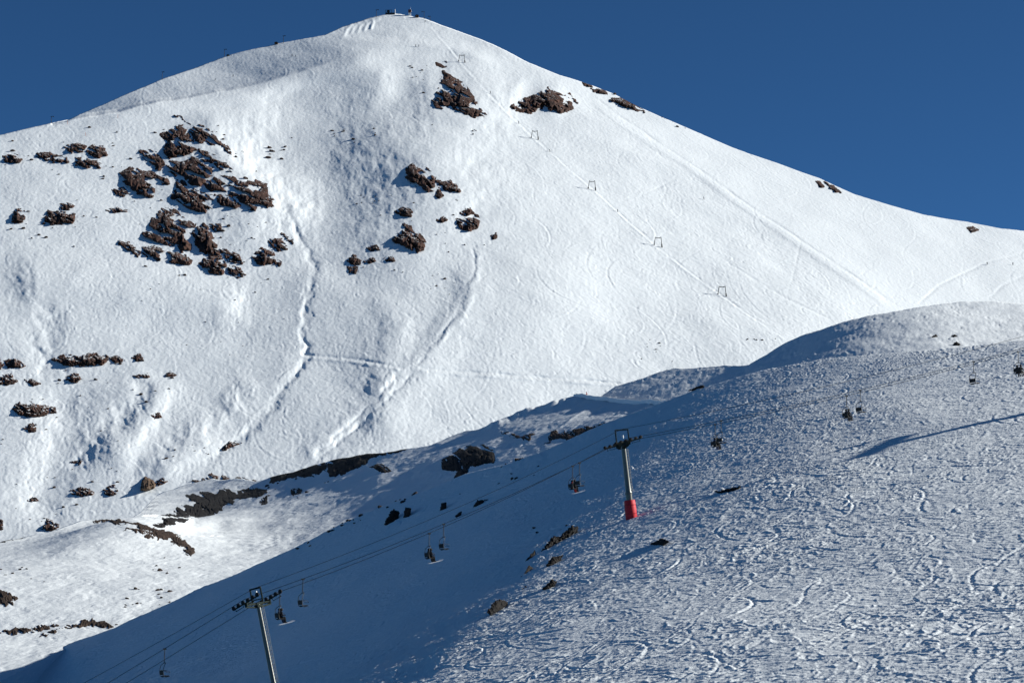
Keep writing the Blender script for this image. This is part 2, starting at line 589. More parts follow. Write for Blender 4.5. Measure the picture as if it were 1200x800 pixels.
def road(pts_uv, width, thick, name):
    """level snow road cut into the hillside: a real bank with an outer face"""
    cs = [valley.at(u, v) for u, v in pts_uv]
    n = len(cs)
    P = []
    for i, c in enumerate(cs):
        w = width * (0.35 + 0.65 * min(1.0, i / 3.0))
        z = c.z + 0.30 + 0.08 * math.sin(i * 2.3)
        for dy, dz in ((0.6 * w, -1.5), (0.55 * w, 0.0), (0.0, 0.04), (-0.45 * w, 0.0), (-0.52 * w, 0.16), (-0.58 * w, 0.0), (-0.66 * w, -thick), (-0.66 * w - 3.2, -thick - 1.3)):
            P.append((c.x, c.y + dy, z + dz))
    o = grid_mesh(name, np.array(P), n, 8, M_snow_mid)
    o['kind'] = 'structure'


_r = [(672 + 3.2 * i, 464.6 + 0.265 * i) for i in range(36)]
road(_r, 5.5, 0.35, 'snow_road')


# ------------------------------------------------------------------ the hill behind the near slope
def h_hill(x, y):
    p = x - 0.15 * (y - 640)
    sp = lambda c, w: w * np.log1p(np.exp(np.clip(-(p - c) / w, -40, 40)))
    return 98 + 0.30 * (y - 640) - 0.03 * (p - 92) - 0.50 * sp(110, 10) + 0.26 * sp(58, 8) - 0.20 * sp(40, 8)


ridge_C = curve([(660, 480), (690, 471), (705, 464), (722, 452), (750, 444), (775, 435), (790, 430.8), (860, 429.2), (876, 427.4), (893, 418), (915, 404.5), (945, 391.6), (990, 377.5),
                 (1020, 370), (1056, 363), (1095, 356.5), (1131, 352.3), (1164, 352.3), (1200, 355), (1400, 372), (1700, 420)])
bot_C = curve([(660, 520), (800, 500), (900, 465), (1000, 450), (1200, 430), (1400, 450), (1700, 500)])


def relief_C(r):
    pass


T_C = Tracks(20, 220, 480, 800, 0.3, 1300, 20, R(-120), 0.42, 0.15, 13)


def detail_C(x, y, U, V):
    wx = x + 3 * fbm(x / 10, y / 10, 2, P3)
    return 0.8 * fbm(x / 40, y / 40, 3, P2) + 0.22 * fbm(wx / 6, y / 9, 3, P1) + 0.10 * fbm(wx / 1.4, y / 3, 3, P3) + T_C(x, y)


hill = Sheet('hill', h_hill, ridge_C, bot_C, 688, 1700, 1.2, 300, 1100, relief_C, detail_C, back=0.4, mat=M_snow_mid)
hill.obj['kind'] = 'structure'


# ------------------------------------------------------------------ the near slope under the chairlift
def h_slope(x, y):
    yy = y - 14 * np.log1p(np.exp(np.clip((y - 355) / 14, -40, 40)))
    p = x - 0.27 * (yy - 260) + 0.14 * 12 * np.log1p(np.exp(np.clip(-(y - 255) / 12, -40, 40)))
    w = 14.0
    left = -0.31 * w * np.log1p(np.exp(np.clip(-(p - 5) / w, -40, 40)))
    easing = 0.035 * 14 * np.log1p(np.exp(np.clip(-(p + 50) / 14, -40, 40)))
    easing = easing + 0.10 * 10 * np.log1p(np.exp(np.clip(-(p + 94) / 10, -40, 40)))
    right = 0.20 * p - 0.09 * 12 * np.log1p(np.exp(np.clip((p - 38) / 12, -40, 40)))
    return 12.9 + 0.272 * (y - 260) + right + left + easing + 0.06 * x


ridge_D = curve([(-400, 950), (-100, 835), (0, 792), (30, 778), (80, 754.5), (133, 736), (155, 725), (200, 704.5), (240, 684.5), (277, 671), (312, 657), (339, 645.5), (387, 621),
                 (420, 604.5), (455, 590), (500, 572), (545, 553), (560, 550), (590, 545), (620, 535.5), (655, 522), (710, 496), (745, 482.5), (777, 471), (810, 459), (860, 444),
                 (900, 433), (966, 421.6), (1035, 415), (1095, 411), (1140, 405), (1200, 397.5), (1400, 372), (1700, 340)])
bot_D = curve([(-400, 1020), (0, 900), (1200, 880), (1700, 900)])


def relief_D(r):
    # lit swell part way down the shaded face
    r.rib([(500, 800), (560, 728), (610, 690), (660, 655)], 0.15, 14, 14, wob=2)
    r.rib([(560, 556), (600, 550), (640, 534), (700, 506), (760, 482)], 0.10, 5, 5, wob=2)


T_D = Tracks(-130, 140, 110, 480, 0.16, 6500, 24, R(-168), 0.20, 0.120, 14, swing=0.5)
T_D2 = Tracks(-130, 140, 110, 480, 0.16, 6000, 22, R(-22), 0.20, 0.115, 15, swing=0.5)
T_D3 = Tracks(-130, 140, 110, 480, 0.2, 1500, 36, R(-112), 0.20, 0.085, 16, swing=0.95)


def ridged(n, k):
    return (1 - np.clip(np.abs(n) * 3.2, 0, 1)) ** k


def carve(wx, wy, patch):
    """chopped-up piste: a web of thin crossing ridges left by edges"""
    a = ridged(P1(wx / 2.4 + 0.35 * wy, wy / 1.7), 3.0)
    b = ridged(P2(wx / 2.0 - 0.30 * wy, wy / 1.5 + 3.3), 3.0)
    c = ridged(P3(wx / 1.2 + 7.0, wy / 1.0), 2.5)
    return (0.066 * a + 0.066 * b + 0.040 * c) * (0.55 + 0.55 * patch) + 0.022 * fbm(wx / 0.9, wy / 0.9, 2, P3)


def detail_D(x, y, U, V):
    wx = x + 2 * fbm(x / 6, y / 6, 2, P3)
    wy = y + 2 * fbm(x / 6 + 30, y / 6, 2, P3)
    shade = sig((x - 0.27 * (y - 260) - 1) / 4.0)
    patch = np.clip(0.75 + 0.9 * fbm(x / 22, y / 26, 2, P2), 0.35, 1.3)
    t = (T_D(x, y) + T_D2(x, y)) * patch + T_D3(x, y)
    return 0.45 * fbm(x / 30, y / 30, 3, P2) + 0.06 * fbm(wx / 5, wy / 6, 2, P1) + 0.85 * carve(wx, wy, patch) * (0.7 + 0.3 * shade) + t * (0.85 + 0.15 * shade)


slope = Sheet('snow_slope', h_slope, ridge_D, bot_D, -400, 1700, 0.95, 60, 700, relief_D, detail_D, back=0.45, mat=M_snow_near,
              zbot=[(-20, -5), (-45, -8), (-70, -8), (-100, -4), (-150, -2.2), (-400, 10)], vstep=0.6)
slope.obj['kind'] = 'structure'


# ------------------------------------------------------------------ rocks
def rock_material(name, dark, light, snow=True, scale=0.35, thr=0.72):
    m = bpy.data.materials.new(name)
    m.use_nodes = True
    nt = m.node_tree
    L = nt.links.new
    b = nt.nodes['Principled BSDF']
    b.inputs['Roughness'].default_value = 0.9
    b.inputs['Specular IOR Level'].default_value = 0.2
    tc = nt.nodes.new('ShaderNodeTexCoord')
    nz = nt.nodes.new('ShaderNodeTexNoise')
    nz.inputs['Scale'].default_value = scale
    nz.inputs['Detail'].default_value = 6
    nz.inputs['Roughness'].default_value = 0.65
    L(tc.outputs['Object'], nz.inputs['Vector'])
    cr = nt.nodes.new('ShaderNodeValToRGB')
    cr.color_ramp.elements[0].position = 0.33
    cr.color_ramp.elements[0].color = (*dark, 1)
    cr.color_ramp.elements[1].position = 0.68
    cr.color_ramp.elements[1].color = (*light, 1)
    L(nz.outputs['Fac'], cr.inputs['Fac'])
    n2 = nt.nodes.new('ShaderNodeTexNoise')
    n2.inputs['Scale'].default_value = scale * 4
    n2.inputs['Detail'].default_value = 6
    L(tc.outputs['Object'], n2.inputs['Vector'])
    bp = nt.nodes.new('ShaderNodeBump')
    bp.inputs['Strength'].default_value = 1.0
    bp.inputs['Distance'].default_value = 0.22 / scale * 0.35
    L(n2.outputs['Fac'], bp.inputs['Height'])
    L(bp.outputs['Normal'], b.inputs['Normal'])
    if snow:
        ge = nt.nodes.new('ShaderNodeNewGeometry')
        sp = nt.nodes.new('ShaderNodeSeparateXYZ')
        L(ge.outputs['Normal'], sp.inputs[0])
        ad = nt.nodes.new('ShaderNodeMath')
        ad.operation = 'MULTIPLY_ADD'
        L(n2.outputs['Fac'], ad.inputs[0])
        ad.inputs[1].default_value = 0.5
        L(sp.outputs['Z'], ad.inputs[2])
        mr = nt.nodes.new('ShaderNodeMapRange')
        mr.inputs['From Min'].default_value = thr + 0.25
        mr.inputs['From Max'].default_value = thr + 0.31
        L(ad.outputs[0], mr.inputs['Value'])
        mx = nt.nodes.new('ShaderNodeMix')
        mx.data_type = 'RGBA'
        L(mr.outputs[0], mx.inputs['Factor'])
        L(cr.outputs['Color'], mx.inputs['A'])
        mx.inputs['B'].default_value = (*SNOW, 1)
        L(mx.outputs['Result'], b.inputs['Base Color'])
    else:
        L(cr.outputs['Color'], b.inputs['Base Color'])
    return m


M_rock = rock_material('red_brown_rock', (0.014, 0.011, 0.010), (0.105, 0.050, 0.035), True, 0.20, 0.93)
M_rock_tan = rock_material('tan_rock', (0.06, 0.042, 0.03), (0.16, 0.105, 0.07), True, 0.35, 1.05)
M_rock_shade = rock_material('shade_dark_rock', (0.007, 0.007, 0.007), (0.022, 0.018, 0.016), False, 0.9, 0.97)  # darker copy of the rock, shade of the lower rocks put into its colour
M_stone = rock_material('dark_stone', (0.022, 0.019, 0.018), (0.080, 0.052, 0.042), False, 0.8)
M_earth = rock_material('bare_earth', (0.022, 0.016, 0.013), (0.085, 0.056, 0.040), False, 0.9)


def tag(o, label, cat, group=None):
    o['label'] = label
    o['category'] = cat
    if group:
        o['group'] = group
    return o


def poly_sd(U, V, poly):
    """signed distance to a closed outline, positive inside"""
    p = np.array(poly, float)
    q = np.roll(p, -1, 0)
    best = np.full(U.shape, 1e9)
    inside = np.zeros(U.shape, bool)
    for (ax, ay), (bx, by) in zip(p, q):
        dx, dy = bx - ax, by - ay
        L2 = dx * dx + dy * dy + 1e-12
        t = np.clip(((U - ax) * dx + (V - ay) * dy) / L2, 0, 1)
        best = np.minimum(best, np.hypot(U - ax - t * dx, V - ay - t * dy))
        cond = (ay > V) != (by > V)
        if dy != 0:
            inside ^= cond & (U < (bx - ax) * (V - ay) / dy + ax)
    return np.where(inside, best, -best)


def worley(x, y, seed):
    """blocky height: 1 in the middle of a cell, falling to its cracks"""
    rs = np.random.RandomState(seed)
    px, py, pv = rs.rand(64, 64), rs.rand(64, 64), rs.rand(64, 64)
    xi, yi = np.floor(x).astype(int), np.floor(y).astype(int)
    f1 = np.full(x.shape, 9.0)
    f2 = np.full(x.shape, 9.0)
    val = np.zeros(x.shape)
    for i in (-1, 0, 1):
        for j in (-1, 0, 1):
            a, b = (xi + i) & 63, (yi + j) & 63
            d = np.hypot(xi + i + px[a, b] - x, yi + j + py[a, b] - y)
            m = d < f1
            f2 = np.where(m, f1, np.minimum(f2, d))
            val = np.where(m, pv[a, b], val)
            f1 = np.where(m, d, f1)
    return np.clip((f2 - f1) * 2.0, 0, 1), val


def outcrop(name, sheet, poly, seed, mat, H=None, gap=0.25, step=0.55, rough=1.0, lift=False, ndmin=0.0, earth=False, veins=0.38):
    """crag that pushes out of a slope: a closed-in relief whose rim is buried in the snow"""
    p = np.array(poly, float)
    u0, v0 = p.min(0) - 3
    u1, v1 = p.max(0) + 3
    us, vs_ = np.arange(u0, u1, step), np.arange(v0, v1, step)
    U, V = np.meshgrid(us, vs_, indexing='ij')
    size = math.sqrt(max(4.0, (p[:, 0].max() - p[:, 0].min()) * (p[:, 1].max() - p[:, 1].min())))
    o = seed * 7.31
    wb = min(1.1, 0.06 * size) * rough
    Un = U + wb * 1.6 * fbm(U / 5.0 + o, V / 5.0, 3, P1)
    Vn = V + wb * 1.6 * fbm(U / 5.0 - o, V / 5.0 + 31, 3, P2)
    d = poly_sd(Un, Vn, poly)
    d = d + (0.0 if earth else min(1.5, 0.4 + 0.045 * size) + (0.9 if mat is M_rock_shade else 0.0))
    Y, nd, Z = sheet.depth(U, V)
    mpp = np.mean(Y) / F
    if H is None:
        H = min(4.2, 0.24 * size * mpp + 0.5)
    cell = max(3.6, min(17.0, size * 0.42))
    blk, val = worley(U / cell + o, V / (cell * 1.25) + 0.25 * U / cell + o * 0.7, seed)
    blk2, val2 = worley(U / (cell * 0.42) + o, V / (cell * 0.6) + o * 0.3, seed + 5)
    body = 1 - np.exp(-np.clip(d, 0, None) / (0.10 * size + 0.8))
    h = H * body * (0.55 + 0.34 * val + 0.10 * blk + 0.10 * val2 + 0.05 * blk2)
    blk, val = worley(U / (cell * 0.8) + o + 0.6 * fbm(U / 6, V / 6, 2, P1), V / (cell * 1.05) + o * 0.7 + 0.5 * fbm(U / 6 + 9, V / 6, 2, P2), seed)
    h = H * body * (0.46 + 0.52 * val + 0.09 * val2 - 0.07 * (1 - blk2))
    vein = (1 - blk) ** 4 * sstep(-0.1, 0.25, fbm(U / 9 + o, V / 9, 2, P2))
    h = h - H * veins * vein * (0.4 if size < 14 else 1.0)
    # a crag is a step in the slope: its top lies flush with the snow above, its face drops below
    ptop = np.array([min([b for a, b in poly if abs(a - x) < max(3, 0.22 * (u1 - u0))] or [v0 + 3]) for x in us])[:, None]
    pbot = np.array([max([b for a, b in poly if abs(a - x) < max(3, 0.22 * (u1 - u0))] or [v1 - 3]) for x in us])[:, None]
    h = h * np.clip(0.28 + 0.85 * (V - ptop) / (pbot - ptop + 1.0), 0.25, 1.0)
    if earth:
        h = H * (1 - np.exp(-np.clip(d, 0, None) / 1.2)) * (0.8 + 0.5 * fbm(U / 1.6, V / 1.0, 3, P1))
    g = fbm((U + 0.45 * V) / (cell * 1.5) + 3 * o, (V - 0.45 * U) / (cell * 0.42) - o, 3, P3)
    h = h - gap * H * sstep(0.06, 0.26, g) * 2.0
    h = np.where(d > 0, h, np.maximum(-1.6, 0.45 * d) * (0.35 + 0.65 * min(1, H)) - 0.05)
    s, e = ray(U, V)
    if lift:
        P = np.stack([s * Y, Y, Z + h], -1)
    else:
        yy = Y - h / np.maximum(nd, ndmin)
        P = np.stack([s * yy, yy, e * yy + (Z - e * Y)], -1)
    keep = (d > -2.2)
    nu, nv = U.shape
    idx = np.arange(nu * nv).reshape(nu, nv)
    q = np.stack([idx[:-1, :-1], idx[:-1, 1:], idx[1:, 1:], idx[1:, :-1]], -1)
    kf = keep[:-1, :-1] & keep[:-1, 1:] & keep[1:, 1:] & keep[1:, :-1]
    q = q[kf]
    used = np.unique(q)
    remap = np.full(nu * nv, -1)
    remap[used] = np.arange(len(used))
    c = P.reshape(-1, 3)[used]
    org = c.mean(0)
    ob = quad_mesh(name, c - org, remap[q], mat, smooth=True)
    ob.location = org
    return ob


def boulder(name, sheet, poly, seed, mat, tilt=0.9, fat=0.9, sink=0.12, step=0.5):
    """free-standing rock with a traced outline, its own distance and a real thickness"""
    p = np.array(poly, float)
    u0, v0 = p.min(0) - 1
    u1, v1 = p.max(0) + 1
    uc = 0.5 * (u0 + u1)
    us, vs_ = np.arange(u0, u1, step), np.arange(v0, v1, step)
    U, V = np.meshgrid(us, vs_, indexing='ij')
    o = seed * 5.17
    hgt, wid = v1 - v0 - 2, u1 - u0 - 2
    size = math.sqrt(max(4.0, hgt * wid))
    wb = min(1.6, 0.07 * size)
    d = poly_sd(U + wb * 1.5 * fbm(U / 3.5 + o, V / 3.5, 3, P1), V + wb * 1.5 * fbm(U / 3.5, V / 3.5 + o, 3, P2), poly)
    # the foot follows the ground under the outline's lower edge
    foot = np.array([max([b for a, b in poly if abs(a - x) < max(3, wid * 0.25)] or [v1]) for x in us])
    foot = np.polyval(np.polyfit(us - uc, foot, 1), us - uc)
    Yf, _, _ = sheet.depth(us, foot)
    mpp = Yf.mean() / F
    mid = Yf[:, None] + np.clip(foot[:, None] - V, 0, None) * mpp * tilt
    r = size * 0.5
    t = np.clip(d / r, 0, 1)
    prof = np.sqrt(np.clip(1 - (1 - t) ** 2, 0, 1))
    cell = max(2.5, size * 0.3)
    blk, val = worley(U / cell + o, V / cell + o, seed)
    T = fat * 0.5 * min(wid, hgt * 2.2) * mpp
    lump = 0.78 + 0.16 * val + 0.10 * blk + 0.16 * fbm(U / 3 + o, V / 3, 2, P3)
    fr, bk = mid - T * prof * lump, mid + T * prof * 1.1
    inside = d > 0
    nu, nv = U.shape
    idx = np.arange(nu * nv).reshape(nu, nv)
    q = np.stack([idx[:-1, :-1], idx[:-1, 1:], idx[1:, 1:], idx[1:, :-1]], -1)
    kf = inside[:-1, :-1] | inside[:-1, 1:] | inside[1:, 1:] | inside[1:, :-1]
    q = q[kf]
    if len(q) == 0:
        return None
    s, e = ray(U, V + sink * hgt * 0)
    Pf = np.stack([s * fr, fr, e * fr], -1).reshape(-1, 3)
    Pb = np.stack([s * bk, bk, e * mid - (bk - mid) * 0.35], -1).reshape(-1, 3)
    ins = inside.ravel()
    bi = np.where(ins, idx.ravel() + nu * nv, idx.ravel())
    qb = bi[q][:, ::-1]
    P = np.concatenate([Pf, Pb])
    qq = np.concatenate([q, qb])
    used = np.unique(qq)
    remap = np.full(len(P), -1)
    remap[used] = np.arange(len(used))
    c = P[used]
    org = c.mean(0)
    ob = quad_mesh(name, c - org, remap[qq], mat, smooth=False)
    ob.location = org
    return ob


def tr(pts, ox, oy, k):
    return [(ox + a / k, oy + b / k) for a, b in pts]


G_CRAG = 'rocks of the big crag on the left shoulder'
G_SPUR = 'rocks on the middle spur below the summit'
G_LEFT = 'rocks along the left edge of the mountain foot'
G_BAND = 'dark rocks of the band at the foot of the mountain'
G_NEAR = 'rocks on the shaded near slope'
G_TOP = 'rocks just below the summit'

Z2 = (0, 100, 10 / 3)
CRAG = [
    ([(680, 165), (715, 160), (740, 200), (770, 250), (740, 265), (690, 275), (650, 280), (640, 250), (660, 225), (625, 195), (650, 185)], 'tall red brown pinnacle crowning the top of the big left crag'),
    ([(685, 125), (760, 150), (830, 190), (865, 228), (820, 228), (800, 205), (780, 238), (760, 210), (740, 180), (765, 165)], 'narrow slanting rock rib running down right from the top of the left crag'),
    ([(860, 222), (892, 235), (906, 267), (880, 250)], 'small slanting rock at the right tip of the upper rib of the left crag'),
    ([(775, 250), (830, 270), (870, 290), (908, 332), (870, 328), (830, 300), (790, 287)], 'slanting rock ledge on the right side of the left crag, under the upper rib'),
    ([(760, 275), (800, 300), (830, 315), (825, 345), (780, 385), (740, 375), (715, 345), (690, 350), (650, 325), (620, 300), (610, 280), (650, 285), (700, 300), (740, 290)], 'broad brown rock face in the middle of the left crag, right under the pinnacle'),
    ([(470, 345), (510, 320), (560, 335), (600, 335), (650, 350), (660, 380), (610, 385), (595, 430), (560, 430), (520, 405), (490, 385)], 'wide rock with a rounded lower end on the left side of the big crag'),
    ([(440, 405), (480, 395), (505, 420), (480, 430), (455, 425)], 'small low rock at the far left foot of the wide rock of the left crag'),
    ([(545, 260), (600, 255), (640, 300), (620, 330), (590, 300), (560, 280)], 'dark rock on the upper left of the big crag, left of the brown middle face'),
    ([(690, 365), (720, 370), (735, 410), (780, 425), (830, 485), (780, 490), (720, 465), (670, 430), (680, 405)], 'rust coloured rock stepping down right at the very centre of the left crag'),
    ([(795, 375), (850, 350), (910, 355), (950, 380), (980, 360), (1040, 380), (1045, 420), (1095, 460), (1040, 465), (1000, 455), (995, 485), (960, 470), (930, 430), (880, 405), (820, 400)], 'long rock wall reaching out to the right end of the left crag'),
    ([(835, 420), (900, 425), (940, 462), (920, 472), (860, 457)], 'flat rock tucked under the left half of the long right hand rock wall'),
    ([(735, 392), (800, 415), (832, 442), (790, 432)], 'thin dark rock ledge left of the flat rock under the long rock wall'),
    ([(630, 480), (680, 475), (720, 520), (770, 545), (760, 570), (740, 585), (745, 640), (710, 650), (690, 620), (660, 625), (600, 615), (540, 600), (570, 560), (600, 515)], 'largest lower rock of the left crag, a brown dome casting shade to its left'),
    ([(760, 560), (800, 530), (830, 590), (860, 650), (850, 665), (780, 640), (755, 600)], 'steep rock slab leaning against the right side of the brown dome'),
    ([(860, 630), (930, 655), (945, 690), (890, 680)], 'small rock to the right of the foot of the leaning slab'),
    ([(780, 690), (820, 655), (860, 660), (885, 700), (870, 730), (820, 725)], 'dark block under the leaning slab at the bottom of the left crag'),
    ([(885, 700), (930, 705), (960, 735), (930, 745), (895, 725)], 'lowest right hand rock of the left crag, beside the dark block'),
    ([(550, 635), (600, 630), (650, 650), (690, 645), (750, 680), (740, 700), (690, 690), (640, 695), (600, 675), (560, 660)], 'low ragged rock shelf right below the brown dome of the left crag'),
    ([(450, 610), (500, 615), (550, 655), (540, 670), (500, 645)], 'small rock at the left end of the ragged shelf below the brown dome'),
    ([(818, 540), (862, 540), (872, 566), (838, 567)], 'single small rock on snow between the leaning slab and the long rock wall'),
    ([(1050, 595), (1100, 597), (1122, 640), (1090, 645), (1058, 622)], 'dark rock on the snow at far lower right of the crag, by the gully'),
    ([(1098, 573), (1148, 605), (1142, 618)], 'thin rock sliver beside the gully, above and right of the other gully rocks'),
    ([(985, 665), (1020, 630), (1070, 650), (1060, 695), (1010, 695)], 'cracked rock low beside the gully, left of its smallest neighbour'),
    ([(1060, 670), (1100, 688), (1092, 706), (1060, 690)], 'small stone leaning on the right of the cracked gully rock'),
    ([(340, 255), (370, 235), (410, 250), (415, 275), (380, 285), (345, 275)], 'round dark rock left of the crag, at the right end of the upper row'),
    ([(250, 240), (300, 230), (335, 240), (325, 265), (280, 270)], 'oval dark rock beside the round rock in the upper row left of the crag'),
    ([(130, 270), (180, 262), (260, 290), (265, 302), (200, 300)], 'long slanting flat rock in the row left of the crag'),
    ([(280, 290), (340, 290), (397, 310), (390, 324), (320, 320)], 'flat rock lying right under the oval and the round rock left of the crag'),
    ([(10, 275), (60, 270), (85, 290), (75, 307), (20, 302)], 'rock at the left border of the mountain, at the left end of the upper row'),
    ([(190, 490), (215, 490), (250, 500), (290, 510), (285, 540), (200, 545), (175, 530)], 'wide dark rock in the lower row left of the crag'),
    ([(235, 470), (270, 460), (292, 475), (270, 490), (240, 487)], 'small knob sitting right above the wide dark rock of the lower row'),
    ([(60, 490), (80, 488), (98, 525), (85, 540), (45, 540), (50, 510)], 'pointed rock near the left border in the lower row left of the crag'),
    ([(412, 490), (460, 478), (497, 490), (440, 500)], 'flat sliver of rock alone on snow between the pointed row and the crag'),
]
for i, (pl, lb) in enumerate(CRAG):
    tag(outcrop('rock_outcrop', mountain, tr(pl, *Z2), 101 + i, M_rock, gap=0.42 if i in (0, 1, 3, 4, 5, 7, 9, 12, 17) else 0.2), lb, 'rock', G_CRAG)

Z3 = (360, 140, 4)
SPUR = [
    ([(470, 215), (495, 205), (530, 235), (560, 225), (600, 270), (590, 325), (555, 330), (535, 300), (490, 300), (465, 260)], 'largest rock on the middle spur, dark with a patch of snow in it'),
    ([(600, 278), (640, 290), (670, 283), (700, 300), (717, 332), (690, 334), (640, 322)], 'rock trailing off to the right of the largest rock on the middle spur'),
    ([(603, 357), (615, 313), (640, 355), (620, 366)], 'pointed little rock like a shark fin below the largest spur rock'),
    ([(408, 432), (455, 406), (492, 430), (488, 452), (440, 450)], 'lone rounded rock on the middle spur between the largest rock and the forked one'),
    ([(450, 490), (485, 500), (500, 535), (530, 535), (552, 575), (545, 610), (520, 625), (500, 590), (490, 612), (450, 590), (395, 570), (400, 550), (450, 540)], 'forked brown rock with a peaked top low on the middle spur'),
    ([(185, 660), (220, 635), (252, 660), (245, 682), (215, 682)], 'dark rock at the left end of the lowest row on the middle spur'),
    ([(188, 690), (237, 693), (227, 722), (195, 717)], 'small rock right under the leftmost rock of the lowest spur row'),
    ([(278, 605), (325, 593), (342, 612), (300, 620)], 'flat rock a little above the lowest row of rocks on the middle spur'),
    ([(263, 667), (310, 650), (320, 664), (290, 677)], 'thin flat rock second from left in the lowest spur row'),
    ([(353, 655), (400, 643), (412, 667), (375, 670)], 'flat dark rock right under the forked rock of the spur'),
    ([(713, 432), (765, 413), (782, 437), (740, 447)], 'flat rock on top of the snowy round rock by the second gully'),
    ([(700, 465), (780, 460), (790, 433), (807, 465), (797, 500), (750, 524), (713, 502)], 'round rock flecked with snow at the head of the second gully'),
    ([(858, 542), (885, 528), (892, 552), (870, 560)], 'lone dark rock to the right of the head of the second gully'),
    ([(603, 467), (640, 451), (658, 468), (630, 480)], 'small flat rock midway between the lone rounded rock and the snowy round rock'),
]
for i, (pl, lb) in enumerate(SPUR):
    tag(outcrop('rock_outcrop', mountain, tr(pl, *Z3), 151 + i, M_rock, gap=0.22 if i in (0, 11) else 0.1), lb, 'rock', G_SPUR)

TOP = [
    (tr([(655, 370), (690, 350), (720, 375), (745, 400), (765, 460), (800, 480), (850, 530), (880, 590), (945, 670), (900, 690), (850, 665), (780, 640), (740, 605), (720, 610), (650, 640), (620, 600), (660, 540), (680, 490), (700, 440), (690, 390)], 380, 0, 5), 'large brown crag slanting down right below the summit, left of the tow line', 0.25),
    (tr([(50, 175), (90, 155), (130, 140), (165, 120), (195, 135), (215, 145), (235, 135), (255, 165), (240, 185), (210, 195), (160, 190), (110, 195), (70, 185)], 580, 60, 800 / 300), 'wide brown rock hump right of the tow line below the summit', 0.12),
    (tr([(360, 147), (410, 144), (468, 187), (440, 182), (400, 167)], 580, 60, 800 / 300), 'long dark rock lying along the right skyline of the mountain', 0.05),
    (tr([(298, 117), (340, 117), (352, 132), (310, 127)], 580, 60, 800 / 300), 'small dark rock on the right skyline just above the long one', 0.05),
    ([(682, 97), (692, 98), (694, 102), (685, 101)], 'tiny rock topmost on the right skyline of the mountain', 0.0),
    ([(956, 212), (961, 213), (966, 219), (962, 220)], 'small dark rock under the skyline halfway down the right flank', 0.0),
    ([(966, 213), (977, 219), (986, 226), (980, 225)], 'thin slanting rock under the skyline right beside the halfway rock', 0.0),
    ([(1133, 265), (1140, 264), (1147, 268), (1138, 270)], 'small dark rock near the skyline at the far right of the mountain', 0.0),
]
for i, (pl, lb, gp) in enumerate(TOP):
    tag(outcrop('rock_outcrop', mountain, pl, 181 + i, M_rock, gap=gp), lb, 'rock', G_TOP)

ZL = (0, 380, 4)
LEFT = [
    ([(245, 155), (310, 135), (370, 150), (400, 140), (440, 132), (500, 140), (512, 158), (480, 184), (300, 184)], 'long flat dark rock, the widest of the left mountain foot'),
    ([(515, 152), (545, 143), (582, 166), (540, 177)], 'small rock touching the right end of the long flat rock'),
    ([(618, 150), (655, 133), (674, 166), (640, 168)], 'separate small rock right of the long flat rock row'),
    ([(20, 160), (70, 148), (117, 182), (100, 190), (40, 192)], 'dark rock near the left border, level with the long flat rock'),
    ([(-30, 150), (0, 148), (18, 175), (0, 202), (-30, 200)], 'dark rock cut by the left border, topmost of the border rocks'),
    ([(-20, 240), (50, 223), (82, 262), (40, 277), (-20, 272)], 'snow flecked rock at the left border below the topmost border rock'),
    ([(303, 250), (355, 218), (382, 252), (345, 272)], 'peaked small rock below the left end of the long flat rock'),
    ([(113, 250), (150, 250), (192, 272), (150, 282)], 'thin flat rock right of the snow flecked border rock'),
    ([(78, 375), (130, 358), (180, 385), (255, 390), (262, 420), (200, 432), (140, 437), (90, 422), (60, 400)], 'big dark hump of rock with a ragged right end near the left border'),
    ([(108, 490), (150, 466), (174, 506), (140, 510)], 'small triangular rock below the big dark hump'),
    ([(625, 240), (690, 228), (702, 246), (650, 252)], 'flat little rock below the separate small rock of the long row'),
    ([(768, 238), (795, 218), (827, 236), (800, 245)], 'little rock at the head of a snow hollow, rightmost of its row'),
    ([(708, 430), (745, 418), (757, 441), (725, 449)], 'small rock in the dark snow hollow of the mountain foot'),
    ([(1028, 592), (1085, 553), (1132, 556), (1090, 577), (1040, 603)], 'slanting small rock on the snow rib above the rock band'),
    ([(328, 655), (387, 648), (372, 670)], 'small flat rock on snow above the left end of the rock band'),
]
for i, (pl, lb) in enumerate(LEFT):
    tag(outcrop('rock_outcrop', mountain, tr(pl, *ZL), 201 + i, M_rock, gap=0.1, H=None), lb, 'rock', G_LEFT)

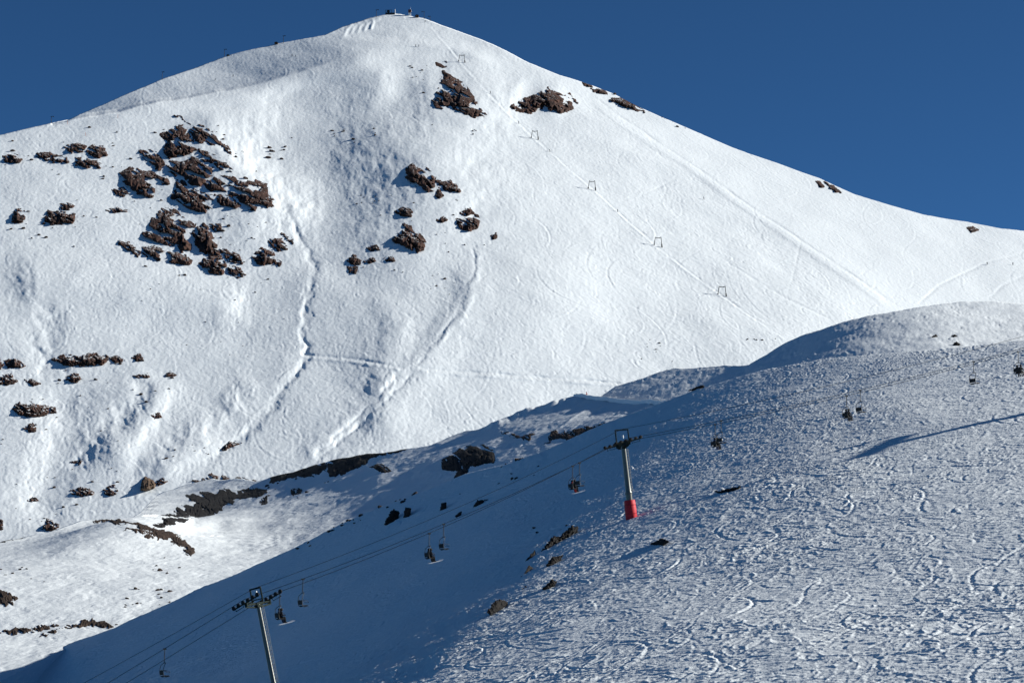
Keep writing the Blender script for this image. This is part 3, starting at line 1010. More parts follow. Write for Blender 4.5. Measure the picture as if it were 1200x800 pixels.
ZB = (120, 540, 40 / 7)
ZC = (280, 480, 4)
ZE = (0, 560, 4)
BAND = [
    (mountain, tr([(260, 170), (285, 118), (320, 135), (355, 160), (345, 190), (300, 207), (262, 207)], *ZB), 'tan boulder with a pointed top and a long shadow, left end of the band', 1),
    (mountain, tr([(358, 152), (410, 128), (442, 145), (400, 167), (375, 178)], *ZB), 'dark rock close to the right of the tan pointed boulder', 0),
    (mountain, tr([(605, 150), (660, 150), (700, 115), (750, 98), (790, 120), (850, 115), (850, 165), (770, 185), (700, 202), (670, 182)], *ZB), 'dark peaked rock in the upper step of the rock band', 0),
    (mountain, tr([(888, 125), (940, 118), (992, 150), (960, 167), (888, 162)], *ZB), 'dark rock right of the peaked rock in the upper step of the band', 0),
    (valley, tr([(540, 240), (620, 235), (680, 215), (760, 210), (850, 205), (930, 215), (965, 225), (900, 250), (860, 280), (780, 310), (720, 345), (650, 365), (620, 340), (560, 380), (480, 410), (420, 420), (410, 380), (480, 350), (520, 310), (600, 310), (620, 285), (560, 265)], *ZB), 'biggest black rock wall of the band, stepping down left to the bare knoll', 2),
    (valley, tr([(960, 197), (1040, 173), (1097, 210), (1040, 237), (970, 232)], *ZB), 'dark rock at the upper right end of the biggest black rock wall', 2),
    (valley, tr([(345, 432), (420, 413), (412, 442), (370, 449)], *ZB), 'small dark rock at the lower left end of the biggest black rock wall', 2),
    (mountain, tr([(0, 205), (40, 180), (80, 172), (102, 210), (70, 242), (20, 227)], *ZB), 'snow dusted rock left of the shadow of the tan boulder', 0),
    (mountain, tr([(318, 72), (390, 43), (442, 72), (380, 87)], *ZE), 'long dark rock left of the snow dusted rock', 0),
    (mountain, tr([(185, 230), (225, 193), (277, 222), (265, 242), (220, 247)], *ZE), 'snow rimmed rock in the hollow left of the bare knoll', 0),
    (valley, tr([(-20, 265), (40, 248), (112, 267), (60, 277), (10, 287)], *ZE), 'flat ragged rock at the left border level with the knoll crest', 2),
    (mountain, tr([(128, 107), (155, 93), (180, 108), (150, 114)], *ZE), 'small flat rock alone on the snow apron above the left hollow', 0),
    (mountain, tr([(-15, 180), (12, 198), (12, 235), (-10, 242)], *ZE), 'dark rock cut by the left border above the flat ragged rock', 0),
    (valley, tr([(145, 300), (200, 270), (240, 248), (310, 260), (402, 258), (402, 290), (350, 312), (240, 317), (190, 330), (150, 327)], *ZC), 'long black rock with snow on top at the centre of the foot band', 2),
    (valley, tr([(418, 270), (450, 208), (500, 198), (560, 208), (602, 240), (560, 262), (490, 297), (430, 310)], *ZC), 'large black blunt rock right of the long snow topped one', 2),
    (valley, tr([(570, 210), (630, 198), (640, 188), (692, 183), (682, 202), (610, 224)], *ZC), 'low ragged rock right of the large blunt one on the spur crest', 2),
    (valley, tr([(698, 192), (740, 178), (787, 168), (772, 187), (710, 202)], *ZC), 'last thin rock on the spur crest, rightmost of the foot band', 2),
    (valley, tr([(-10, 380), (60, 363), (122, 375), (110, 397), (40, 407), (0, 407)], *ZC), 'black rock in the shade just left below the long snow topped rock', 2),
    (valley, tr([(103, 427), (130, 410), (127, 437), (110, 439)], *ZC), 'small black rock in the shade below the band, on the grey slope', 2),
    (valley, tr([(248, 380), (292, 373), (287, 393), (255, 397)], *ZC), 'small flat black rock in the shade under the long snow topped rock', 2),
    (valley, tr([(618, 275), (660, 266), (707, 282), (670, 292)], *ZC), 'lens shaped dark rock on the grey slope below the spur crest', 2),
    (valley, tr([(1010, 190), (1050, 165), (1090, 162), (1150, 170), (1192, 205), (1190, 235), (1120, 250), (1060, 260), (1045, 225)], *ZC), 'big round black rock flecked with snow behind the near slope', 2),
    (valley, tr([(953, 235), (1000, 213), (1045, 240), (1030, 272), (958, 272)], *ZC), 'black block against the left side of the big round snow flecked rock', 2),
    (valley, tr([(1028, 275), (1082, 253), (1062, 285), (1010, 322)], *ZC), 'slanting black rock under the foot of the big round snow flecked rock', 2),
]
for i, (sh, pl, lb, kind) in enumerate(BAND):
    if kind == 2:
        ob = outcrop('rock_outcrop', sh, pl, 231 + i, M_rock_shade, gap=0.10, ndmin=0.42, veins=0.25, rough=1.0)
    elif kind == 1:
        ob = outcrop('boulder', sh, pl, 231 + i, M_rock_tan, gap=0.0, H=5.0)
    else:
        ob = outcrop('rock_outcrop', sh, pl, 231 + i, M_rock, gap=0.22)
    tag(ob, lb, 'rock', G_BAND)

ZD = (440, 520, 4)
NEAR = [
    (slope, tr([(685, 530), (720, 463), (752, 480), (747, 540), (690, 572)], *ZC), 'tall dark egg shaped rock on the shaded near slope'),
    (slope, tr([(768, 522), (780, 458), (807, 460), (800, 507)], *ZC), 'narrow dark rock just right of the egg shaped rock'),
    (slope, tr([(943, 472), (950, 438), (972, 433), (970, 462)], *ZC), 'small narrow rock touching the comms cable on the shaded slope'),
    (slope, tr([(1088, 467), (1120, 423), (1147, 423), (1142, 446)], *ZC), 'slanting dark rock right behind the lift cables on the shaded slope'),
    (slope, tr([(1013, 497), (1045, 473), (1042, 491), (1020, 504)], *ZC), 'small slanting rock between the narrow one and the slanting one by the cables'),
    (slope, tr([(780, 500), (830, 435), (860, 440), (920, 385), (952, 388), (940, 420), (870, 447), (820, 482)], *ZD), 'long jagged dark rock at the edge of shade left of the red tower pad'),
    (slope, tr([(703, 552), (745, 498), (752, 520), (730, 542)], *ZD), 'small pointed rock just left below the long jagged rock'),
    (slope, tr([(698, 607), (720, 568), (737, 580), (715, 602)], *ZD), 'smallest pointed rock in the cluster below the long jagged rock'),
    (slope, tr([(798, 572), (830, 528), (882, 523), (850, 562), (822, 574)], *ZD), 'ragged snow dusted rock right below the long jagged rock'),
    (slope, tr([(778, 682), (830, 633), (852, 650), (820, 672)], *ZD), 'dark slanting rock on the lit tracks below the ragged snow dusted rock'),
    (slope, tr([(525, 790), (560, 733), (600, 728), (622, 745), (580, 782), (540, 802)], *ZD), 'lowest dark rock of the near slope, wedge shaped at the shade border'),
    (slope, tr([(148, 185), (180, 170), (202, 178), (185, 188)], 700, 560, 2.4), 'flat dark rock alone on tracked snow below the red tower pad'),
    (slope, [(838, 576), (850, 573), (868, 570), (866, 574), (846, 579)], 'thin flat dark slab standing in for a chair shadow on the lit snow right of the red tower pad'),  # dark slab added where a chair's cast shadow lies
    (hill, tr([(918, 217), (935, 200), (952, 212), (940, 219)], 840, 340, 10 / 3), 'small humped dark rock on the bright part of the back hill'),
    (hill, tr([(833, 187), (855, 173), (864, 182)], 840, 340, 10 / 3), 'flat little rock on the back hill left of the two small rocks'),
    (hill, tr([(916, 181), (930, 172), (940, 180)], 840, 340, 10 / 3), 'tiny dark rock right above the humped rock on the back hill'),
    (hill, [(1164, 410), (1173, 405), (1200, 402), (1228, 401), (1228, 404.5), (1200, 405.5), (1176, 408)], 'long low dark rock edge on the crest at the right border'),
    (slope, tr([(985, 232), (1020, 215), (1058, 205), (1062, 212), (1000, 228)], 560, 400, 4), 'dark flat rock on the near crest under the grey hollow'),
]
for i, (sh, pl, lb) in enumerate(NEAR):
    ob = boulder('boulder', sh, pl, 271 + i, M_rock_shade, tilt=0.8)
    if ob:
        tag(ob, lb, 'rock', G_NEAR if sh is slope else 'rocks on the hill behind the near slope')

# bare earth where the snow has blown or melted away
EARTH = [
    (valley, tr([(425, 205), (490, 190), (560, 200), (640, 215), (720, 240), (790, 258), (850, 275), (880, 310), (920, 345), (880, 360), (850, 330), (800, 315), (810, 295), (740, 290), (680, 285), (640, 260), (560, 248), (640, 235), (560, 225), (500, 205)], *ZE)),
    (valley, tr([(-20, 520), (60, 555), (92, 570), (50, 602), (-20, 615)], *ZE)),
    (valley, tr([(-20, 705), (120, 690), (200, 680), (282, 680), (230, 702), (120, 717), (60, 722)], *ZE)),
    (valley, tr([(165, 737), (260, 695), (370, 675), (380, 658), (480, 663), (562, 685), (500, 697), (430, 682), (330, 697), (220, 727)], *ZE)),
    (valley, tr([(340, 430), (420, 415), (500, 410), (560, 397), (602, 388), (565, 418), (490, 458), (440, 472), (380, 457), (290, 492), (330, 470)], 560, 400, 4)),
    (valley, tr([(90, 418), (150, 428), (210, 448), (270, 438), (240, 470), (180, 457)], 560, 400, 4)),
]
for i, (sh, pl) in enumerate(EARTH):
    p_ = outcrop('bare_ground', sh, pl, 301 + i, M_earth, H=0.30, gap=0.35, lift=True, rough=2.0, earth=True)
    p_['kind'] = 'structure'

# small stones, by the score
STONE_ME = []
for k in range(7):
    rs = np.random.RandomState(400 + k)
    bm = bmesh.new()
    bmesh.ops.create_icosphere(bm, subdivisions=3, radius=1.0)
    pl = rs.randn(11, 3)
    pl /= np.linalg.norm(pl, axis=1)[:, None]
    dist = 0.55 + 0.4 * rs.rand(11)
    for v in bm.verts:
        n = np.array(v.co.normalized())
        c = pl @ n
        r = min(1.0, float(np.min(np.where(c > 0.05, dist / np.maximum(c, 0.05), 9))))
        v.co = Vector(n * r * (0.9 + 0.2 * rs.rand()))
    me = bpy.data.meshes.new('stone')
    bm.to_mesh(me)
    bm.free()
    me.materials.append(M_stone)
    STONE_ME.append(me)


def stones(sheet, poly, n, wmin, wmax, label, group, seed, flat=0.55):
    rs = np.random.RandomState(seed)
    p = np.array(poly, float)
    got = 0
    while got < n:
        u = p[:, 0].min() + rs.rand() * np.ptp(p[:, 0])
        v = p[:, 1].min() + rs.rand() * np.ptp(p[:, 1])
        if poly_sd(np.array([u]), np.array([v]), poly)[0] <= 0:
            continue
        w = wmin + (wmax - wmin) * rs.rand() ** 2.2
        c = sheet.at(u, v)
        k = 0.5 * w * c.y / F
        o = bpy.data.objects.new('stone', STONE_ME[rs.randint(len(STONE_ME))])
        COL.objects.link(o)
        o.location = c + Vector((0, 0, k * 0.1))
        o.scale = (k, k * (0.7 + 0.5 * rs.rand()), k * flat * (0.7 + 0.7 * rs.rand()))
        o.rotation_euler = (rs.randn() * 0.2, rs.randn() * 0.3 - 0.15, rs.rand() * 6.28)
        tag(o, label, 'stone', group)
        got += 1


ST = [
    (mountain, [(165, 140), (270, 150), (330, 240), (320, 330), (240, 340), (150, 310), (140, 200)], 80, 1.6, 6.5, 'small dark stone poking through snow among the rocks of the left crag'),
    (mountain, [(0, 165), (60, 150), (150, 150), (160, 200), (120, 215), (0, 200)], 22, 2.0, 7.0, 'small dark stone among the upper row of rocks left of the crag'),
    (mountain, [(0, 235), (120, 235), (140, 300), (100, 305), (0, 270)], 20, 2.0, 6.0, 'small dark stone among the lower row of rocks left of the crag'),
    (mountain, [(300, 165), (350, 160), (350, 190), (320, 192)], 9, 2.5, 8.0, 'stone in the little cluster right of the crag, above the first gully'),
    (mountain, [(375, 150), (440, 150), (455, 165), (390, 170)], 11, 1.8, 6.0, 'stone in the shaded cluster between the crag and the middle spur'),
    (mountain, [(410, 225), (445, 225), (445, 240), (412, 240)], 8, 2.0, 5.0, 'stone in the small patch left of the largest rock on the middle spur'),
    (mountain, [(440, 225), (560, 230), (575, 290), (480, 325), (395, 330), (400, 310)], 22, 1.8, 5.5, 'small dark stone among the rocks of the middle spur'),
    (mountain, [(480, 75), (515, 65), (520, 90), (495, 110), (490, 140), (560, 150), (575, 165), (545, 160), (495, 145)], 18, 1.6, 4.5, 'small dark stone around the big crag below the summit'),
    (mountain, [(0, 420), (60, 415), (200, 430), (260, 480), (240, 560), (100, 570), (0, 540)], 40, 1.6, 6.0, 'small dark stone scattered on the snow of the left mountain foot'),
    (mountain, [(120, 320), (340, 330), (345, 440), (200, 400), (60, 380)], 16, 1.4, 3.6, 'tiny dark speck of stone on the wide snow face below the left crag'),
    (mountain, [(480, 320), (540, 320), (535, 345), (490, 345)], 8, 1.6, 5.0, 'tiny stone left of the second gully below the spur'),
    (mountain, [(660, 85), (780, 130), (810, 155), (720, 125)], 10, 1.5, 5.0, 'tiny dark stone along the upper right skyline of the mountain'),
    (mountain, [(760, 395), (800, 418), (812, 425), (770, 426), (725, 428)], 9, 1.6, 4.0, 'small stone at the mountain foot just above the grey hollow'),
    (mountain, [(872, 398), (915, 398), (912, 408), (880, 405)], 6, 2.0, 5.0, 'small stone at the mountain foot beside the crest of the back hill'),
    (mountain, [(150, 565), (300, 560), (300, 570), (180, 590)], 12, 2.0, 7.0, 'small dark stone along the upper step of the rock band'),
    (mountain, [(20, 560), (150, 560), (110, 600), (50, 625), (0, 610)], 18, 1.8, 6.0, 'small stone on the snow left of the bare knoll'),
    (valley, [(130, 690), (200, 690), (200, 710), (140, 712)], 16, 2.0, 7.0, 'small stone in the patch on the bright valley floor left of the shade'),
    (valley, [(180, 650), (215, 645), (210, 675), (170, 670)], 7, 2.0, 7.0, 'stone on the snow below the bare crest of the knoll'),
    (valley, [(0, 660), (70, 660), (60, 690), (0, 690)], 8, 2.0, 6.0, 'small stone on the valley floor above the left bare patch'),
    (valley, [(300, 565), (400, 560), (350, 590), (290, 590)], 14, 2.0, 7.0, 'small black stone in the shade below the foot band'),
    (slope, [(345, 640), (395, 614), (455, 588), (500, 568), (500, 574), (455, 596), (395, 622), (350, 648)], 22, 3.0, 9.0, 'dark stone lined along the left crest of the near slope'),
    (slope, [(520, 560), (560, 545), (640, 525), (640, 560), (560, 590), (520, 580)], 14, 2.5, 7.0, 'small dark stone in the upper shade of the near slope'),
    (slope, [(600, 620), (680, 610), (660, 680), (590, 700)], 10, 2.5, 7.0, 'small dark stone around the jagged rocks at the shade border'),
]
for i, (sh, pl, n, a, b, lb) in enumerate(ST):
    stones(sh, pl, n, a, b, lb, lb.replace('small dark stone', 'small dark stones').replace('small stone', 'small stones'), 500 + i)


# ------------------------------------------------------------------ chairlift
M_steel = material('galvanised_steel', (0.11, 0.115, 0.105), rough=0.36, metal=0.6, spec=0.5, var=0.25, vscale=3)
M_dark = material('dark_metal', (0.022, 0.024, 0.024), rough=0.5, metal=0.2, var=0.3, vscale=6)
M_green = material('weathered_green_metal', (0.020, 0.028, 0.024), rough=0.85, metal=0.0, spec=0.1, var=0.4, vscale=5)
M_rope = material('steel_cable', (0.006, 0.006, 0.007), rough=0.9, spec=0.05)
M_red = material('red_padding', (0.55, 0.018, 0.030), rough=0.6, var=0.3, vscale=2.2, bump=0.02, bscale=4)
M_black = material('black_rubber', (0.012, 0.012, 0.013), rough=0.7)
M_white = material('white_paint', (0.75, 0.75, 0.73), rough=0.5)
M_cloth_black = material('black_cloth', (0.014, 0.014, 0.016), rough=0.9, var=0.3, vscale=20)
M_cloth_red = material('red_cloth', (0.30, 0.02, 0.02), rough=0.9, var=0.2, vscale=20)
M_cloth_blue = material('navy_cloth', (0.02, 0.03, 0.07), rough=0.9, var=0.2, vscale=20)
M_ski = material('pale_ski', (0.55, 0.57, 0.60), rough=0.35)
M_wood = material('stained_wood', (0.11, 0.06, 0.035), rough=0.8, var=0.3, vscale=2)


def bm_new():
    return bmesh.new()


def tube(bm, pts, r, seg=8, caps=True):
    pts = [Vector(p) for p in pts]
    rr = r if isinstance(r, (list, tuple)) else [r] * len(pts)
    rings = []
    up = None
    for i, p in enumerate(pts):
        a = pts[max(0, i - 1)]
        b = pts[min(len(pts) - 1, i + 1)]
        t = (b - a).normalized()
        if up is None:
            up = Vector((0, 0, 1)) if abs(t.z) < 0.9 else Vector((1, 0, 0))
        sx = t.cross(up).normalized()
        up = sx.cross(t).normalized()
        rings.append([bm.verts.new(p + rr[i] * (math.cos(k * 2 * math.pi / seg) * sx + math.sin(k * 2 * math.pi / seg) * up)) for k in range(seg)])
    for A, B in zip(rings[:-1], rings[1:]):
        for k in range(seg):
            bm.faces.new((A[k], A[(k + 1) % seg], B[(k + 1) % seg], B[k]))
    if caps:
        bm.faces.new(rings[0][::-1])
        bm.faces.new(rings[-1])


def box(bm, c, size, rot=None, bevel=0.0):
    m = Matrix.Translation(Vector(c))
    if rot is not None:
        m = m @ rot
    g = bmesh.ops.create_cube(bm, size=1.0, matrix=m @ Matrix.Diagonal((*size, 1.0)))
    if bevel:
        es = list({e for v in g['verts'] for e in v.link_edges})
        bmesh.ops.bevel(bm, geom=es, offset=bevel, segments=2, affect='EDGES')


def disc(bm, c, r, w, seg=14):
    """wheel, axle along y"""
    tube(bm, [Vector(c) - Vector((0, w / 2, 0)), Vector(c) - Vector((0, w / 2 * 0.7, 0)), Vector(c) + Vector((0, w / 2 * 0.7, 0)), Vector(c) + Vector((0, w / 2, 0))], [r * 0.9, r, r, r * 0.9], seg)


def fin(name, bm, mat, parent=None, smooth=True):
    bmesh.ops.recalc_face_normals(bm, faces=bm.faces)
    me = bpy.data.meshes.new(name)
    bm.to_mesh(me)
    bm.free()
    if smooth:
        for p in me.polygons:
            p.use_smooth = True
        try:
            me.set_sharp_from_angle(angle=R(40))
        except Exception:
            pass
    me.materials.append(mat)
    o = bpy.data.objects.new(name, me)
    COL.objects.link(o)
    if parent:
        o.parent = parent
    return o


def empty(name, loc, rot=(0, 0, 0)):
    o = bpy.data.objects.new(name, None)
    o.empty_display_size = 0.5
    COL.objects.link(o)
    o.location = loc
    o.rotation_euler = rot
    return o


def pix(u, v, Y):
    s, e = ray(u, v)
    return Vector((float(s) * Y, Y, float(e) * Y))


def lift_tower(base, top, yaw, rope_tilt, pad, label, H, k=1.0, arm=2.2, fs=1.0):
    """base, top: world points; local z runs up the leaning pole, local x along the line"""
    ax = (top - base).normalized()
    x = Vector((math.cos(yaw), math.sin(yaw), 0))
    x = (x - ax * x.dot(ax)).normalized()
    y = ax.cross(x)
    t = empty('lift_tower', base)
    t.matrix_world = Matrix.Translation(base) @ Matrix((x, y, ax)).transposed().to_4x4()
    tag(t, label, 'lift tower', 'chairlift towers on the near slope')
    bm = bm_new()
    tube(bm, [(0, 0, -1.2), (0, 0, 2.95), (0, 0, 3.0), (0, 0, 3.08)], [0.40 * k, 0.40 * k, 0.45 * k, 0.45 * k], 24)
    tube(bm, [(0, 0, 3.08), (0, 0, 3.35), (0, 0, H * 0.6), (0, 0, H)], [0.40 * k, 0.35 * k, 0.325 * k, 0.29 * k], 24)
    fin('pole', bm, M_steel, t)
    bm = bm_new()
    for i in range(int(H / 0.34) - 9):
        z = 3.3 + 0.34 * i
        tube(bm, [(0.33, -0.13, z), (0.50, -0.13, z), (0.50, 0.13, z), (0.33, 0.13, z)], 0.014, 6)
    tube(bm, [(0.50, -0.13, 3.2), (0.50, -0.13, H - 0.3)], 0.018, 6)
    tube(bm, [(0.50, 0.13, 3.2), (0.50, 0.13, H - 0.3)], 0.018, 6)
    fin('ladder', bm, M_steel, t)
    bm = bm_new()
    box(bm, (0, 0, H + 0.12), (0.34 * k, 2 * arm + 0.2, 0.30 * k), bevel=0.02)
    box(bm, (0, 0, H - 0.16), (0.5, 0.9, 0.26), bevel=0.02)
    box(bm, (0, 1.25, H - 0.16), (0.06, 1.7, 0.16), rot=Matrix.Rotation(0.10, 4, 'X'))
    box(bm, (0, -1.25, H - 0.16), (0.06, 1.7, 0.16), rot=Matrix.Rotation(-0.10, 4, 'X'))
    fin('crossarm', bm, M_green, t)
    # service frame above the arm, carrying the comms cable
    bm = bm_new()
    for sx in (-0.8 * fs, 0.8 * fs):
        tube(bm, [(sx, 0, H + 0.2), (sx, 0, H + 2.0 * fs)], 0.085, 8)
    tube(bm, [(-0.86 * fs, 0, H + 2.0 * fs), (0.86 * fs, 0, H + 2.0 * fs)], 0.085, 8)
    tube(bm, [(-0.8 * fs, 0, H + 0.5), (0.8 * fs, 0, H + 0.5)], 0.05, 8)
    tube(bm, [(0, -1.9, H + 0.3), (0, -0.6, H + 0.35)], 0.05, 8)
    fr = fin('service_frame', bm, M_green, t)
    bm = bm_new()
    tube(bm, [(0.05, -0.03, H + 0.95), (0.05, -0.03, H + 1.35)], [0.10, 0.12], 10)
    fin('insulator', bm, M_white, fr)
    ends = []
    rt = Matrix.Rotation(-rope_tilt, 4, 'Y')
    for sy in (-1, 1):
        o = Vector((0, sy * arm, H + 0.34))
        bm = bm_new()
        box(bm, o, (3.3 if k < 2 else 5.0, 0.10 * k, 0.16 * (k if k < 2 else 3.5)), rot=rt, bevel=0.01)
        for sx in (-0.85, 0.85):
            box(bm, o + rt @ Vector((sx, 0, 0.02)), (1.5, 0.16, 0.12), rot=rt, bevel=0.01)
            box(bm, o + rt @ Vector((sx, sy * 0.16, -0.28)), (1.1, 0.05, 0.05), rot=rt)
            for q in (-0.5, 0.5):
                box(bm, o + rt @ Vector((sx + q, sy * 0.10, -0.16)), (0.04, 0.04, 0.30), rot=rt)
        box(bm, o + Vector((0, 0, -0.18)), (0.3, 0.2, 0.4), bevel=0.02)
        sa = fin('sheave_assembly', bm, M_green, t)
        for i in range(6):
            bm = bm_new()
            disc(bm, o + rt @ Vector((-1.6 + 0.64 * i, 0, 0.14)), 0.22 if k < 2 else 0.4, 0.12, 16)
            fin('sheave', bm, M_black, sa)
        ends.append(t.matrix_world @ (o + rt @ Vector((0, 0, 0.38))))
    if pad:
        bm = bm_new()
        n = 18
        prof = [(0.0, 0.60), (0.0, 0.66), (0.06, 0.69), (1.1, 0.70), (2.22, 0.67), (2.30, 0.63), (2.30, 0.46)]
        rings = []
        for z, r in prof:
            rings.append([bm.verts.new((r * math.cos(2 * math.pi * k / n) * (1 + 0.02 * math.sin(5 * k + z * 4)), r * math.sin(2 * math.pi * k / n), z - 0.12 + 0.03 * math.sin(2 * k))) for k in range(n)])
        for A, B in zip(rings[:-1], rings[1:]):
            for k in range(n):
                bm.faces.new((A[k], A[(k + 1) % n], B[(k + 1) % n], B[k]))
        pd = fin('safety_pad', bm, M_red, t)
        pd['label'] = 'thick red crash pad round the pole foot'
        bm = bm_new()
        for z in (0.55, 1.6):
            ring = [Vector((0.715 * math.cos(a * 2 * math.pi / 24), 0.715 * math.sin(a * 2 * math.pi / 24), z)) for a in range(25)]
            tube(bm, ring, 0.025, 6, caps=False)
        fin('strap', bm, M_cloth_red, pd)
    top_mid = t.matrix_world @ Vector((0.0, 0, H + 2.08 * fs))
    return t, ends, top_mid


def tower_at(base, lean, H, *args, **kw):
    ax = Vector((-math.sin(lean), 0, math.cos(lean)))
    return lift_tower(base, base + ax * H, *args, H=H, **kw)


HT = 8.7
b1 = slope.at(740, 607)
t1, e1, c1 = tower_at(b1, R(6), HT, R(15), R(10), True, 'steel lift tower with a red padded foot, standing on the tracked slope')
b2 = slope.at(328, 838)
t2, e2, c2 = tower_at(b2, R(12), 11.0, R(-30), R(14), False, 'leaning steel lift tower without a pad, cut by the lower picture edge', k=0.70, arm=1.9, fs=0.8)
# the next tower uphill stands outside the view; its shadow falls across the slope, and its parts are oversized to broaden it
tip = slope.at(1046, 521)
best = None
for k in np.arange(4.0, 160.0, 0.5):
    q = tip + S * float(k)
    g = float(h_slope(np.array([q.x]), np.array([q.y]))[0])
    if q.z - g > HT + 1.0:
        best = Vector((q.x, q.y, g))
        break
b3 = best
t3, e3, c3 = tower_at(b3, R(8), HT + 0.8, R(8), R(12), False, 'steel lift tower uphill of the padded one, its long shadow lying on the slope', k=2.3, arm=3.6)
low = [pix(-150, 960, 235.0), pix(-140, 968, 238.5)]
lowc = pix(-150, 930, 236.5)
high = [e3[0] + Vector((46, 8, 17)), e3[1] + Vector((46, 8, 17))]
highc = c3 + Vector((46, 8, 17))


def span(a, b, sag, n=24):
    return [a.lerp(b, i / n) - Vector((0, 0, 4 * sag * (i / n) * (1 - i / n))) for i in range(n)]


def cable(name, stops, sags, r, label, group):
    pts = []
    for (a, b), sg in zip(zip(stops[:-1], stops[1:]), sags):
        pts += span(a, b, sg)
    pts.append(stops[-1])
    org = pts[0].copy()
    bm = bm_new()
    tube(bm, [p - org for p in pts], r, 6)
    o = fin(name, bm, M_rope)
    o.location = org
    tag(o, label, 'cable', group)
    return pts


near = cable('haul_cable', [low[0], e2[0], e1[0], e3[0], high[0]], [0.3, 0.9, 1.4, 0.5], 0.026, 'hauling cable on the near side of the lift line, empty chairs hang on it', 'cables of the chairlift')
far = cable('haul_cable', [low[1], e2[1], e1[1], e3[1], high[1]], [0.3, 0.9, 1.4, 0.5], 0.026, 'hauling cable on the far side of the lift line, chairs with riders hang on it', 'cables of the chairlift')
cable('comms_cable', [lowc, c2, c1, c3, highc], [0.3, 0.8, 1.2, 0.5], 0.022, 'thin cable strung above the two hauling cables over the tower frames', 'cables of the chairlift')


def on_rope(pts, u):
    for a, b in zip(pts[:-1], pts[1:]):
        ua, ub = (600 + F * (p.x / (p.y * CP + p.z * SP)) for p in (a, b))
        if ua <= u <= ub:
            return a.lerp(b, (u - ua) / (ub - ua))
    return pts[-1]


# ---- one chair, facing uphill (+x), origin at the grip on the rope
def make_chair():
    t = empty('lift_chair', (0, 0, 0))
    bm = bm_new()
    box(bm, (0, 0, 0.02), (0.34, 0.12, 0.16), bevel=0.02)
    fin('grip', bm, M_dark, t)
    bm = bm_new()
    tube(bm, [(0, 0, -0.04), (0, 0, -0.25), (-0.02, 0, -1.15), (0.02, 0, -1.32)], 0.042, 8)
    fin('hanger', bm, M_dark, t)
    bm = bm_new()
    pts = [(0.42, 0, -2.62), (0.0, 0, -2.72), (-0.22, 0, -2.62), (-0.30, 0, -2.2), (-0.20, 0, -1.62), (0.0, 0, -1.34)]
    for sy in (-0.55, 0.55):
        tube(bm, [(a, sy, c) for a, b, c in pts[:-1]] + [(0.02, sy * 0.55, -1.36)], 0.03, 8)
    tube(bm, [(0.02, -0.32, -1.34), (0.02, 0.32, -1.34)], 0.04, 8)
    fin('side_frame', bm, M_dark, t)
    bm = bm_new()
    box(bm, (0.08, 0, -2.62), (0.52, 1.12, 0.10), rot=Matrix.Rotation(R(-6), 4, 'Y'), bevel=0.03)
    fin('seat', bm, M_black, t)
    bm = bm_new()
    box(bm, (-0.26, 0, -2.30), (0.07, 1.12, 0.46), rot=Matrix.Rotation(R(-10), 4, 'Y'), bevel=0.03)
    fin('backrest', bm, M_black, t)
    bm = bm_new()
    tube(bm, [(-0.2, -0.5, -2.05), (0.35, -0.5, -2.15), (0.45, -0.5, -2.3), (0.45, 0.5, -2.3), (0.35, 0.5, -2.15), (-0.2, 0.5, -2.05)], 0.022, 8)
    fin('safety_bar', bm, M_dark, t)
    return t


def copy_thing(src):
    c = src.copy()
    COL.objects.link(c)
    for ch in src.children:
        d = ch.copy()
        COL.objects.link(d)
        d.parent = c
        for g in ch.children:
            k = g.copy()
            COL.objects.link(k)
            k.parent = d
    return c


# ---- people
def skin_body(name, joints, edges, mat):
    me = bpy.data.meshes.new(name)
    names = list(joints)
    me.from_pydata([joints[n][0] for n in names], [(names.index(a), names.index(b)) for a, b in edges], [])
    o = bpy.data.objects.new(name, me)
    COL.objects.link(o)
    sk = o.modifiers.new('skin', 'SKIN')
    sk.use_smooth_shade = True
    ss = o.modifiers.new('sub', 'SUBSURF')
    ss.levels = ss.render_levels = 2
    for i, n in enumerate(names):
        r = joints[n][1]
        rx, ry = r if isinstance(r, tuple) else (r, r)
        me.skin_vertices[0].data[i].radius = (rx, ry)
        me.skin_vertices[0].data[i].use_root = (i == 0)
    dg = bpy.context.evaluated_depsgraph_get()
    dg.update()
    m2 = bpy.data.meshes.new_from_object(o.evaluated_get(dg))
    bpy.data.objects.remove(o)
    m2.name = name
    m2.materials.clear()
    m2.materials.append(mat)
    for p in m2.polygons:
        p.use_smooth = True
    return m2


ED = [('pelvis', 'belly'), ('belly', 'chest'), ('chest', 'neck'), ('neck', 'head'), ('head', 'crown')]
for sd in 'lr':
    ED += [('chest', 'sh' + sd), ('sh' + sd, 'el' + sd), ('el' + sd, 'wr' + sd), ('wr' + sd, 'ha' + sd), ('pelvis', 'hi' + sd), ('hi' + sd, 'kn' + sd), ('kn' + sd, 'an' + sd), ('an' + sd, 'to' + sd)]


